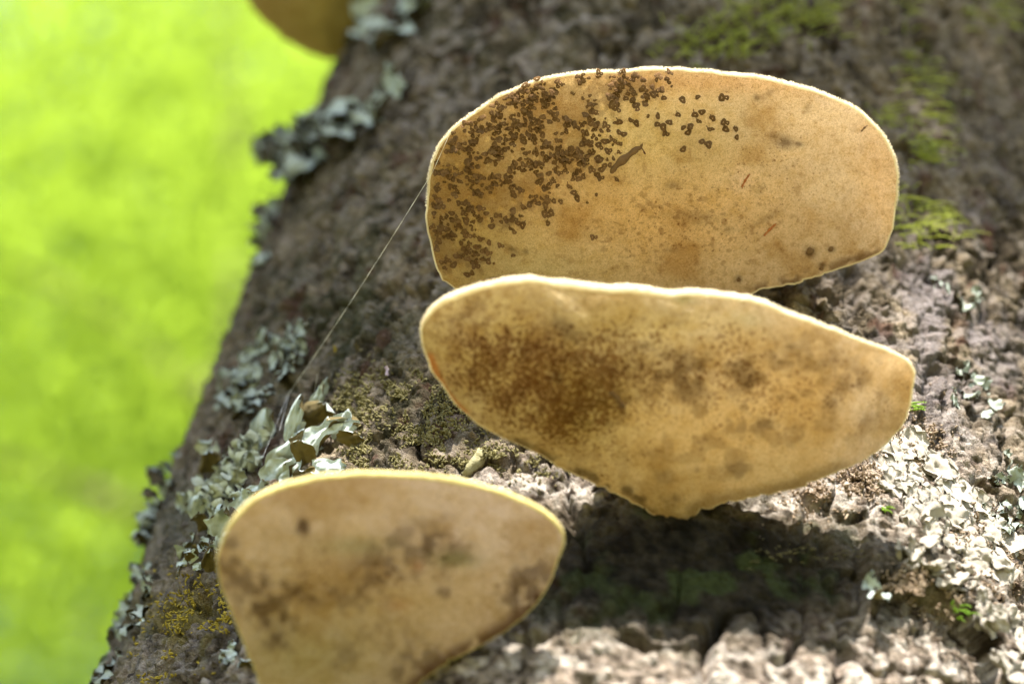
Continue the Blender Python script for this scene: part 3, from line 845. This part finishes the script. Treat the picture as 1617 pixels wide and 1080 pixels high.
# spider thread -----------------------------------------------------------
a = up.surf(708, 214) - up.n * 0.0006
b = up.surf(682, 270) - up.n * 0.0012
c_, cn = bark_point(474, 645)
c_ = c_ + cn * 0.004
s = np.linspace(0, 1, 40)
pts = np.concatenate([a + (b - a) * np.linspace(0, 1, 8)[:-1, None], b + (c_ - b) * s[:, None] + DOWN * (0.0013 * np.sin(s * np.pi))[:, None]])
v, f = tube(pts, np.full(len(pts), 0.00004) * (1 + .5 * np.sin(np.arange(len(pts)) * 1.7)), 5)
link('spider_thread', mesh_np('spider_thread', v, [f], M_SILK), None, label='single pale spider thread stretched from the topmost bracket down to the leafy lichen', category='thread')

for k, (x0, y0, x1, y1) in enumerate(((474, 645, 436, 742), (476, 644, 462, 700), (520, 612, 516, 640))):
    p0 = bark_point(x0, y0); p1 = bark_point(x1, y1)
    q0, q1 = p0[0] + p0[1] * .004, p1[0] + p1[1] * .004
    s = np.linspace(0, 1, 14)
    pts = q0 + (q1 - q0) * s[:, None] + DOWN * (0.0004 * np.sin(s * np.pi))[:, None]
    v, f = tube(pts, np.full(14, 0.00003), 5)
    link('spider_thread', mesh_np('spider_thread', v, [f], M_SILK), None, category='thread',
         label=('faint thread running from the end of the long thread down the leafy lichen', 'short faint thread branching beside the narrow lichen lobe', 'short faint thread above the brown backed lichen lobe')[k])
# ------------------------------------------------------------------ lichens
def lobe_geo(seed, nu=16, nv=13, width=0.95, curl=0.5, ruffle=0.12, notch=0.18, base=0.45, thick=0.05, cup=0.0, lump=0.0):
    """one leafy lobe, length 1 along +Y, upper side +Z; vertices, faces and material index"""
    r2 = np.random.default_rng(seed)
    u = np.linspace(0, 1, nu)[:, None]; v = np.linspace(-1, 1, nv)[None, :]
    prof = (base + (1 - base) * np.sin(np.clip(u * 1.25, 0, 1) * np.pi / 2)) * np.sqrt(np.clip(1 - np.clip((u - .70) / .31, 0, 1) ** 2.4, 0, 1))
    ph = r2.uniform(0, 6.28, 6)
    edge = 1 + notch * ((np.sin(u * 8 + ph[0]) + .5 * np.sin(u * 17 + ph[2])) * (v > 0) + (np.sin(u * 9 + ph[1]) + .5 * np.sin(u * 15 + ph[3])) * (v < 0)) * np.abs(v) ** 2
    X = v * prof * edge * width * .5
    Y = u * (1 - .10 * np.abs(v) ** 2) + notch * .55 * u ** 3 * (np.sin(v * 5 + ph[2]) + .5 * np.sin(v * 11 + ph[4]))
    X = X + .18 * np.sin(u * 2.5 + ph[5]) * u
    Z = ruffle * (np.sin(u * 6 + ph[3] + v * 1.5) * np.abs(v) ** 1.5 * .8 + np.sin(v * 5 + ph[4]) * u ** 2 * .8 + .5 * np.sin(v * 9 + u * 9 + ph[1]) * np.maximum(np.abs(v), u) ** 4) + cup * v ** 2 * .35 * u + .06 * np.sin(u * 5 + ph[0]) * np.cos(v * 2.2 + ph[1])
    if lump:
        g_ = np.stack([X * 5.5 + seed * 1.7, Y * 5.5 + 0 * X, 0 * X], -1)
        Z = Z + lump * (fbm(g_, 3, seed) - .5) * np.clip(1.2 - np.abs(v) ** 4, 0, 1)
        X = X + lump * .5 * (fbm(g_ + 9.3, 2, seed) - .5)
    # bend upwards along the length
    ang = curl * Y ** 1.5
    dy = np.gradient(Y, axis=0)
    yy_ = np.cumsum(dy * np.cos(ang), axis=0) - dy[0] * np.cos(ang[0]) + 0 * Y
    zz_ = np.cumsum(dy * np.sin(ang), axis=0) - dy[0] * np.sin(ang[0])
    top = np.stack([X + 0 * Y, yy_ - Z * np.sin(ang), zz_ + Z * np.cos(ang)], -1)
    gu, gv = np.gradient(top, axis=0), np.gradient(top, axis=1)
    nn = nrm(np.cross(gv, gu))
    rimw = (1 - np.abs(v) ** 6) * (1 - u ** 10) * .8 + .2
    bot = top - nn * thick * rimw[..., None]
    V = np.concatenate([top.reshape(-1, 3), bot.reshape(-1, 3)])
    n = nu * nv
    ft = grid_faces(nu, nv)[:, ::-1]
    fb = grid_faces(nu, nv) + n
    ring = [i for i in range(nv)] + [k * nv + nv - 1 for k in range(1, nu)] + [(nu - 1) * nv + i for i in range(nv - 2, -1, -1)] + [k * nv for k in range(nu - 2, 0, -1)]
    ring = np.array(ring); nx = np.roll(ring, -1)
    fr = np.stack([ring, ring + n, nx + n, nx], -1)
    return V, [ft, fr, fb], np.concatenate([np.zeros(len(ft)), np.zeros(len(fr)), np.ones(len(fb))])
def lobe_mesh(seed, mats, **kw):
    V, F, mi = lobe_geo(seed, **kw)
    return mesh_np('lobe', V, F, mats, mi)
def lobe_matrix(x, y, phi, lift, Lpx, wide=1.0, roll=0.0, off=0.0003):
    """phi: growth direction in the picture, degrees anticlockwise from right; lift: degrees off the bark"""
    p, n = bark_point(x, y)
    T = math.cos(R(phi)) * RIGHT + math.sin(R(phi)) * UP
    T = nrm(T - n * (T @ n))
    Sd = np.cross(T, n)
    L = Lpx * to_cam(p)[2] / FPX
    yv = math.cos(R(lift)) * T + math.sin(R(lift)) * n
    zv = np.cross(Sd, yv)
    cr, sr = math.cos(R(roll)), math.sin(R(roll))
    xv, zv = cr * Sd + sr * zv, cr * zv - sr * Sd
    m = np.eye(4)
    m[:3, 0], m[:3, 1], m[:3, 2] = xv * L * wide, yv * L, zv * L
    m[:3, 3] = p + n * off
    return Matrix(m.tolist())
LIB = {}
def library(key, mats, n, **kw):
    LIB[key] = [lobe_mesh(1000 + 37 * i + hash_key(key), mats, curl=kw.get('curl', .5) * (0.5 + i / n), **{k: v for k, v in kw.items() if k != 'curl'}) for i in range(n)]
def hash_key(k):
    return sum(ord(c) for c in k)
library('grey', [M_LBLUR, M_LSHADE], 8, nu=11, nv=9, curl=0.35, ruffle=.2, notch=.25, thick=.09, base=.6, width=1.15)
library('pale', [M_LTOP, M_LUND], 8, nu=12, nv=11, curl=0.5, ruffle=.18, notch=.22, thick=.05, base=.6, width=1.1)
library('white', [M_LWHITE, M_LWHITE], 10, nu=17, nv=15, curl=0.05, ruffle=.06, notch=.12, thick=.2, base=.8, width=1.15, lump=.26)
library('curl', [M_LCURL, M_LCURL], 6, nu=14, nv=13, curl=1.9, ruffle=.34, notch=.35, thick=.14)

def lichen_patch(label, centre, spread, ang, n, size, key, seed, lift=(5, 45), phi=None, ring=False, group='grey lichens on the bark'):
    r2 = np.random.default_rng(seed)
    p, _ = bark_point(*centre)
    root = empty('lichen', p, label, 'lichen', group)
    c, s_ = math.cos(R(ang)), math.sin(R(ang))
    for i in range(n):
        rr = math.sqrt(r2.random()); a_ = r2.uniform(0, 6.283)
        dx, dy = rr * math.cos(a_) * spread[0], rr * math.sin(a_) * spread[1]
        x, y = centre[0] + dx * c + dy * s_, centre[1] - dx * s_ + dy * c
        out = math.degrees(math.atan2(-(y - centre[1]), x - centre[0]))
        ph = out + r2.normal() * 45 if phi is None else phi + r2.normal() * 40
        child('lobe', LIB[key][int(r2.integers(0, len(LIB[key])))], root,
              lobe_matrix(x, y, ph, r2.uniform(*lift), r2.uniform(*size), r2.uniform(.8, 1.25), r2.normal() * 14))
    return root
lichen_patch('long pale grey lichen band on the left bark above the leafy lichen', (418, 592), (84, 36), 42, 80, (14, 32), 'grey', 1, (2, 40))
lichen_patch('small grey lichen tuft on the trunk edge left of the lowest bracket', (246, 785), (58, 24), 66, 20, (24, 46), 'grey', 2, (10, 60))
lichen_patch('grey crusty lichen on the trunk edge just below the dark notch', (212, 955), (46, 28), 60, 26, (18, 36), 'grey', 3, (2, 35))
lichen_patch('grey lichen at the lowest left edge of the trunk', (172, 1040), (44, 26), 60, 20, (18, 36), 'grey', 4, (2, 35))
lichen_patch('large blurred ragged lichen at the upper left edge of the trunk', (532, 205), (54, 36), 40, 12, (50, 90), 'grey', 5, (15, 60), -90)
lichen_patch('dark ragged lichen jutting from the upper left trunk edge', (462, 222), (26, 34), 40, 8, (50, 80), 'grey', 6, (40, 85), 170)
lichen_patch('blurred pale lichen at the top edge beside the far bracket', (622, 22), (50, 26), 20, 10, (36, 66), 'grey', 7)
lichen_patch('grey lichen fringe on the trunk edge above the pale band', (418, 365), (14, 44), 20, 10, (26, 50), 'grey', 8, (20, 60))
lichen_patch('pale blurred lichen right of the ragged lichen near the topmost bracket', (605, 168), (26, 18), 20, 5, (32, 52), 'grey', 9)
lichen_patch('bright blue grey lichen rosette left of the lowest bracket base', (386, 1036), (26, 9), 10, 10, (18, 34), 'pale', 10, (2, 30))
lichen_patch('white sunlit lichen sheet at the right below the middle bracket', (1462, 762), (72, 32), -38, 42, (16, 56), 'white', 11, (-4, 10), group='white lichens in the sun')
lichen_patch('white sunlit lichen sheet in the middle of the right edge', (1516, 836), (76, 42), -38, 46, (16, 58), 'white', 12, (-4, 10), group='white lichens in the sun')
lichen_patch('white lichen clump hanging on the bark ledge', (1478, 892), (62, 26), -30, 40, (12, 34), 'white', 13, (10, 60), -90, group='white lichens in the sun')
lichen_patch('white lichen at the lower right corner below the ledge', (1592, 1020), (64, 30), -60, 40, (16, 46), 'white', 14, (5, 50), group='white lichens in the sun')
lichen_patch('blurred blue grey lichen at the right edge above the white sheets', (1590, 790), (30, 56), 0, 22, (14, 30), 'grey', 15)
lichen_patch('blue grey lichen scales on the right bark beside the middle bracket', (1540, 630), (46, 30), -30, 14, (12, 26), 'grey', 16)
lichen_patch('grey lichen scales on the right bark between the two big brackets', (1505, 462), (38, 18), -20, 8, (14, 28), 'grey', 17)
lichen_patch('small pale lichen scale in the shade under the middle bracket', (1374, 934), (8, 6), 0, 3, (20, 34), 'pale', 18)

# the leafy lichen beside the lowest bracket, lobe by lobe
leafy = empty('leafy_lichen', bark_point(490, 700)[0], 'large leafy blue grey lichen with curled brown backed lobes above the lowest bracket', 'lichen')
def lobe(x, y, phi, L, Wd, tilt, seed, under=False, off=0.0012, **kw):
    """a lobe standing off the bark, growing towards phi (degrees); under: folded back so that its brown underside shows"""
    kw = dict(dict(nu=26, nv=25, curl=.15, ruffle=.14, notch=.13, thick=.03, base=.6, lump=.12), **kw)
    if under: kw['notch'] = min(kw['notch'], .07)
    p, n = bark_point(x, y)
    yv = math.cos(R(tilt)) * (math.cos(R(phi)) * RIGHT + math.sin(R(phi)) * UP) - math.sin(R(tilt)) * FWD
    zv = -FWD * .85 + UP * .5
    if under: zv = FWD * .9 + UP * .35
    zv = nrm(zv - yv * (zv @ yv)); xv = np.cross(yv, zv)
    px = to_cam(p)[2] / FPX
    m = np.eye(4)
    m[:3, 0], m[:3, 1], m[:3, 2], m[:3, 3] = xv * Wd * px, yv * L * px, zv * L * px, p + n * off
    child('lobe', lobe_mesh(seed, [M_LTOP, M_LUND], **kw), leafy, Matrix(m.tolist()))
lobe(408, 712, 58, 66, 42, 10, 1, base=.75)
lobe(462, 704, 75, 76, 26, 10, 2)
lobe(462, 692, 35, 34, 28, 25, 3)
lobe(498, 684, 78, 50, 60, 30, 4, True, ruffle=.2, notch=.28, base=.85)
lobe(474, 712, 24, 84, 46, 18, 5, ruffle=.13, notch=.2)
lobe(528, 684, 20, 48, 46, 25, 6, base=.8, curl=-.3)
lobe(500, 690, -62, 40, 36, 52, 7, base=.8, curl=-.3)
lobe(545, 704, 60, 26, 46, 10, 8, True, off=.0004)
lobe(489, 736, 92, 42, 40, 34, 9, True, base=.85, ruffle=.05, notch=.04)
lobe(428, 752, 48, 86, 38, 12, 10, ruffle=.15)
lobe(418, 766, 36, 70, 46, 20, 11, base=.7)
lobe(450, 766, 42, 66, 34, 22, 12, ruffle=.16)
lobe(498, 744, 6, 60, 34, 22, 13, base=.7, ruffle=.07)
lobe(470, 762, 20, 44, 30, 30, 14, True)
lobe(494, 656, 62, 52, 20, 8, 15)
lobe(512, 640, 74, 40, 13, 5, 16)
lobe(340, 750, 100, 38, 36, 30, 17, True, ruffle=.2, base=.8)
lobe(352, 752, 60, 34, 18, 20, 18)
lobe(316, 826, 80, 44, 30, 12, 19, base=.7)
lobe(336, 806, 92, 28, 38, 30, 20, True, base=.8)
lobe(348, 852, 78, 52, 46, 20, 21, ruffle=.16, notch=.25, base=.7)
lobe(330, 842, 100, 34, 28, 34, 22, True)
lobe(352, 872, 60, 34, 30, 28, 23)
lobe(286, 876, 2, 52, 18, 16, 24, ruffle=.25)
lobe(312, 890, 95, 22, 26, 34, 25, True)
lobe(286, 896, 10, 24, 14, 20, 26)
lobe(312, 902, 20, 20, 14, 20, 27)
lobe(338, 908, 88, 42, 26, 30, 28, True, base=.8)
lobe(300, 812, 110, 34, 26, 12, 29)
lobe(380, 812, 50, 50, 40, 20, 30, ruffle=.16)
lobe(396, 790, 30, 50, 40, 25, 31, ruffle=.16)
r2 = np.random.default_rng(5)
for i in range(52):                                                          # curly yellow green lobules
    t = r2.random()
    x = 415 - 75 * t + r2.normal() * 14; y = 712 + 100 * t + r2.normal() * 12
    child('lobule', LIB['curl'][int(r2.integers(0, 6))], leafy, lobe_matrix(x, y, r2.uniform(0, 360), r2.uniform(15, 75), r2.uniform(14, 30), r2.uniform(.8, 1.3), r2.normal() * 20, 0.001))
for i in range(14):
    x = 330 + r2.normal() * 22; y = 850 + r2.normal() * 26
    child('lobule', LIB['pale'][int(r2.integers(0, 7))], leafy, lobe_matrix(x, y, r2.uniform(0, 360), r2.uniform(15, 70), r2.uniform(14, 26), r2.uniform(.8, 1.3), r2.normal() * 20, 0.0006))

# ------------------------------------------------------------------ moss and liverwort
def shoot(p, d, n, L, w, so, r2, leaves=5, m=0):
    """a moss shoot: a bent stem carrying pointed leaflets"""
    s = np.linspace(0, 1, 5)
    bend = nrm(np.cross(d, n)) * r2.normal() * .35 * L
    pts = p + d * (s * L)[:, None] + n * (L * .35 * np.sin(s * 2.2))[:, None] + bend * (s ** 2)[:, None]
    v, f = tube(pts, w * .5 * (1.1 - s), 5); so.add(v, f, m)
    sd = nrm(np.cross(d, n))
    for k in range(leaves):
        q = (k + .5) / leaves
        b = p + d * q * L + n * L * .35 * math.sin(q * 2.2) + bend * q * q
        for sg in (-1, 1):
            ld = nrm(d * .8 + sd * sg * .8 + n * r2.uniform(-.1, .6))
            l2 = w * 1.5 * (1 - .5 * q)
            e_ = nrm(np.cross(ld, n)) * l2 * .22
            so.add([b, b + ld * l2 * .45 + e_, b + ld * l2, b + ld * l2 * .45 - e_], [[0, 1, 2, 3]], m)
def moss_patch(label, centre, spread, ang, n, Lpx, seed, mat=M_MOSS, wpx=3.0, phi=-90):
    r2 = np.random.default_rng(seed)
    so = Soup()
    c, s_ = math.cos(R(ang)), math.sin(R(ang))
    for i in range(n):
        dx, dy = r2.normal() * .55 * spread[0], r2.normal() * .55 * spread[1]
        x, y = centre[0] + dx * c + dy * s_, centre[1] - dx * s_ + dy * c
        p, nn = bark_point(x, y)
        a_ = R(phi + r2.normal() * 40)
        T = math.cos(a_) * RIGHT + math.sin(a_) * UP
        T = nrm(T - nn * (T @ nn) + nn * r2.uniform(0.1, .7))
        px = to_cam(p)[2] / FPX
        shoot(p, T, nn, r2.uniform(*Lpx) * px, wpx * px, so, r2)
    return link('moss', so.mesh('moss', mat), None, label=label, category='moss', group='yellow green moss tufts', kind='stuff')
moss_patch('largest yellow green moss patch hanging at the top above the topmost bracket', (1150, 52), (90, 46), 20, 170, (16, 42), 1)
moss_patch('yellow green moss patch at the top edge right of the largest patch', (1275, 28), (60, 30), 0, 90, (14, 34), 2)
moss_patch('moss streak at the upper right running down the bark', (1450, 120), (34, 100), 20, 70, (14, 40), 3)
moss_patch('moss tuft touching the upper right rim of the topmost bracket', (1392, 188), (22, 26), 0, 26, (12, 28), 4)
moss_patch('moss strand right of the upper rim on the bark', (1455, 240), (26, 34), 30, 44, (16, 44), 5)
moss_patch('bright moss tuft below the right end of the topmost bracket', (1450, 345), (52, 40), -30, 80, (16, 40), 6)
moss_patch('thin moss at the very top right corner', (1560, 30), (50, 40), 0, 36, (12, 30), 7)
moss_patch('small moss tuft under the white lichen ledge', (1512, 965), (10, 14), 0, 12, (12, 22), 8, M_LEAFY)
moss_patch('little bright green leaf shoots at the right tip of the middle bracket', (1440, 642), (7, 8), 0, 5, (18, 26), 9, M_LEAFY, 4.0, -10)
moss_patch('tiny green sprig among the white lichen', (1398, 806), (8, 5), 0, 6, (10, 16), 10, M_LEAFY)
moss_patch('thin moss film in the shade under the middle bracket', (1260, 876), (110, 16), 0, 60, (7, 13), 11, M_VELV, 1.8)

def velvet(label, regions, n, size, seed, mat, thr=0.5):
    """a mat of minute curved branchlets"""
    r2 = np.random.default_rng(seed)
    so = Soup(); k = 0; tries = 0
    while k < n and tries < n * 12:
        tries += 1
        cx, cy, rx, ry, a_ = regions[int(r2.integers(0, len(regions)))]
        dx, dy = r2.normal() * .6 * rx, r2.normal() * .6 * ry
        x, y = cx + dx * math.cos(R(a_)) + dy * math.sin(R(a_)), cy - dx * math.sin(R(a_)) + dy * math.cos(R(a_))
        if fbm(np.array([[x / 30, y / 22, seed * 3.1]]), 3, 5)[0] < thr:
            continue
        p, nn = bark_point(x, y)
        px = to_cam(p)[2] / FPX
        d = nrm(r2.normal(size=3) + nn * .9 - AX * .4)
        L = r2.uniform(*size) * px
        cv = nrm(np.cross(d, r2.normal(size=3))) * L * .4
        s = np.array([0, .4, .8, 1.0])
        v, f = tube(p - nn * .0002 + d * (s * L)[:, None] + cv * (s ** 2)[:, None], L * np.array([.2, .24, .2, .05]), 5)
        so.add(v, f); k += 1
    return link('liverwort', so.mesh('liverwort', mat), None, label=label, category='liverwort', group='minute liverwort mats on the bark', kind='stuff')
velvet('olive liverwort mat between the leafy lichen and the middle bracket', [(690, 660, 70, 45, 20), (680, 700, 60, 30, 0), (590, 720, 40, 30, 0), (800, 730, 60, 22, -10), (640, 610, 60, 30, 0), (560, 640, 30, 40, 0)], 5200, (4, 8), 1, M_VELV, .45)
velvet('mustard yellow crust of lichen at the lower left bark', [(240, 1045, 30, 28, 0), (300, 960, 60, 50, 0), (330, 990, 40, 40, 0)], 1000, (4, 8), 2, M_VELV_Y, .5)
velvet('brown liverwort mat in the sun right of the middle bracket', [(1340, 760, 90, 36, 20), (1440, 690, 50, 50, 0), (1560, 880, 60, 60, 0), (1480, 930, 60, 40, 0)], 4200, (4, 8.5), 3, M_VELV_B, .45)

# ------------------------------------------------------------------ small finds on the bark
p, n_ = bark_point(752, 728)
ax = nrm(0.25 * RIGHT + UP); ax = nrm(ax - n_ * (ax @ n_))
s = np.linspace(0, 1, 16)
v, f = tube(p + n_ * .0003 + ax * ((s - .5) * 0.0085)[:, None] + RIGHT * (0.0007 * np.sin(s * 4))[:, None], 0.0011 * np.sqrt(np.clip(1 - (2 * s - 1) ** 2, 0.02, 1)), 16)
v = v + (fbm(v * 1600, 3, 8) - .5)[:, None] * n_ * .0022
link('cocoon', mesh_np('cocoon', v, [f], M_COCOON), None, label='small pale woolly cocoon on the bark between the lower and middle brackets', category='cocoon')
def scrap(name, x, y, L, mat, label, cat, phi, seed):
    me = lobe_mesh(seed, [mat, mat], nu=9, nv=7, curl=.5)
    o = link(name, me, None, label=label, category=cat)
    o.matrix_world = lobe_matrix(x, y, phi, 40, L, .7, 0, 0.001)
scrap('petal', 614, 598, 14, M_LILAC, 'tiny lilac petal on the bark left of the middle bracket', 'petal', 70, 3)
scrap('yellow_scrap', 534, 562, 12, M_VELV_Y, 'tiny yellow scrap on the bark under the spider thread', 'scrap', 80, 4)
scrap('bark_chip', 905, 1022, 26, M_LWHITE, 'pale bark chip in the sun right of the lowest bracket', 'bark chip', 40, 5)

# ------------------------------------------------------------------ ground and woods behind
gn = 80
gx = np.sign(np.linspace(-1, 1, gn)) * np.abs(np.linspace(-1, 1, gn)) ** 3 * 400
GX, GY = np.meshgrid(gx, gx, indexing='ij')
GZ = (fbm(np.stack([GX.ravel() / 3, GY.ravel() / 3, 0 * GX.ravel()], 1), 3, 4) - .5).reshape(GX.shape) * .12 - 0.04
link('ground', mesh_np('ground', np.stack([GX, GY, GZ], -1).reshape(-1, 3), [grid_faces(gn, gn)[:, ::-1]], M_GROUND), None, kind='structure')

def leaf_quads(C, size, r2, tilt=0.9):
    n = len(C)
    nn = nrm(np.array([0, 0, 1.0]) + r2.normal(size=(n, 3)) * tilt)
    d = nrm(np.cross(nn, r2.normal(size=(n, 3))))
    sd = np.cross(nn, d)
    L = size * r2.uniform(.7, 1.25, (n, 1))
    V = np.stack([C - d * L * .5, C + sd * L * .3 + nn * L * .05, C + d * L * .5, C - sd * L * .3 + nn * L * .05], 1).reshape(-1, 3)
    F = np.arange(4 * n).reshape(-1, 4)
    return V, F
def tree_behind(label, base, h, crown_c, crown_r, nleaf, leaf, seed):
    r2 = np.random.default_rng(seed)
    root = empty('tree', base, label, 'tree', 'green trees behind the trunk')
    base = np.array(base, float); crown_c = np.array(crown_c, float)
    s = np.linspace(0, 1, 24)
    top = crown_c + np.array([0, 0, crown_r[2] * .6])
    pts = base + (top - base) * s[:, None] + np.stack([.12 * np.sin(s * 7 + seed), .12 * np.cos(s * 5 + seed), 0 * s], 1)
    v, f = tube(pts, h * .014 * (1.15 - s), 10)
    child('trunk', mesh_np('trunk', v, [f], M_WOOD), root)
    clumps = []
    so = Soup()
    for k in range(80):
        d = nrm(r2.normal(size=3)); rad = r2.random() ** .45
        c = crown_c + d * rad * np.array(crown_r)
        clumps.append(c)
        if k < 9:
            i = int(np.clip(np.argmin(np.abs(pts[:, 2] - (c[2] - .8))), 6, 22))
            q = np.linspace(0, 1, 8)
            b = pts[i] + (c - pts[i]) * q[:, None] + np.array([0, 0, .25]) * np.sin(q * 3)[:, None]
            so.add(*tube(b, h * .0045 * (1.1 - q), 6))
    child('limb', so.mesh('limb', M_WOOD), root)
    C = []
    for c in clumps:
        m = nleaf // len(clumps)
        C.append(c + r2.normal(size=(m, 3)) * np.array(crown_r) * r2.uniform(.30, .46))
    v, f = leaf_quads(np.concatenate(C), leaf, r2)
    child('crown', mesh_np('crown', v, [f], M_LEAF, smooth=False), root)
tree_behind('lime green broadleaf tree standing nearest behind the trunk', (-0.1, 6.6, 0), 11, (-1.7, 7.6, 10.2), (2.4, 2.0, 3.0), 44000, .065, 1)
tree_behind('tall lime green broadleaf tree in the middle distance', (0.3, 9.5, 0), 16, (-1.6, 10.5, 13.8), (3.4, 2.6, 3.8), 44000, .085, 2)
tree_behind('tallest broadleaf tree at the back of the wood', (0.2, 14.0, 0), 22, (-3.4, 14.5, 18.5), (5.0, 3.0, 5.5), 44000, .12, 3)
tree_behind('broadleaf tree right of the leaning trunk', (4.5, 8.0, 0), 13, (4.2, 8.5, 9.5), (3.0, 2.6, 3.2), 20000, .10, 4)

# young tree added out of view, leaves placed to shade the upper bark
sap = empty('shade_sapling', (-0.9, -0.9, 0), 'unseen young leafy tree added to shade the upper part of the trunk', 'tree')
g = -S
GX1 = nrm(np.cross(S, [0, 0, 1.0])); GY1 = np.cross(GX1, S)
GD = 1.25
origin = hit(1000, 600)[0]
def sun_xy(p):
    v = np.asarray(p) - origin
    return np.stack([v @ GX1, v @ GY1], -1)
shade, lit = [], []
for x in range(140, 1640, 14):
    for y in range(-60, 1100, 14):
        dd = ray(x, y) @ B
        p, n_ = hit(x, y)
        u_ = project(p)
        if abs(u_[0] - x) > 12: continue
        s_ = (y < (640 if x < 1340 else 440) or (x >= 1340 and y < 650 and fbm(np.array([[x / 60., y / 60., 3.3]]), 2, 6)[0] > .43)) if x > 660 else (y < 1200)
        (shade if s_ else lit).append(sun_xy(p))
for br in (up, mid, low):
    for i in range(0, br.NA, 6):
        if br.outline_px[i, 1] < (330 if br is up else 660 if br is mid else 860) and br.outline_px[i, 0] > (760 if br is up else 0):
            lit.append(sun_xy(br.rim_pts[i]))
for x in range(506, 580, 10):
    for y in range(706, 750, 10):
        lit.append(sun_xy(hit(x, y)[0]))
lit = np.array(lit); shade = np.array(shade)
r2 = np.random.default_rng(12)
cent = []
lo, hi = shade.min(0) - .05, shade.max(0) + .05
for _ in range(5200):
    q = r2.uniform(lo, hi)
    if np.min(((lit - q) ** 2).sum(1)) < 0.0135 ** 2: continue
    if np.min(((shade - q) ** 2).sum(1)) > 0.03 ** 2: continue
    if r2.random() < 0.07: continue
    cent.append(q)
cent = np.array(cent[:1500])
C = origin + S * GD + cent[:, :1] * GX1 + cent[:, 1:] * GY1 + S * r2.uniform(-.10, .22, (len(cent), 1))
v, f = leaf_quads(C, 0.030, r2, .5)
child('crown', mesh_np('crown', v, [f], M_LEAF, smooth=False), sap)
s = np.linspace(0, 1, 20)
tr = np.array([-0.9, -0.9, 0]) + np.stack([.1 * np.sin(s * 4), .06 * np.sin(s * 6), s * 3.0], 1)
v, f = tube(tr, .03 * (1.1 - s * .8), 10)
child('trunk', mesh_np('trunk', v, [f], M_WOOD), sap)
so = Soup()
for k in range(0, len(C), 60):
    i = int(np.clip(np.argmin(np.abs(tr[:, 2] - C[k][2])) - 2, 3, 19))
    q = np.linspace(0, 1, 10)
    b = tr[i] + (C[k] - tr[i]) * q[:, None] + np.array([0, -.05, .05]) * np.sin(q * 3)[:, None]
    so.add(*tube(b, .006 * (1.1 - q), 5))
child('twig', so.mesh('twig', M_WOOD), sap, kind='stuff')
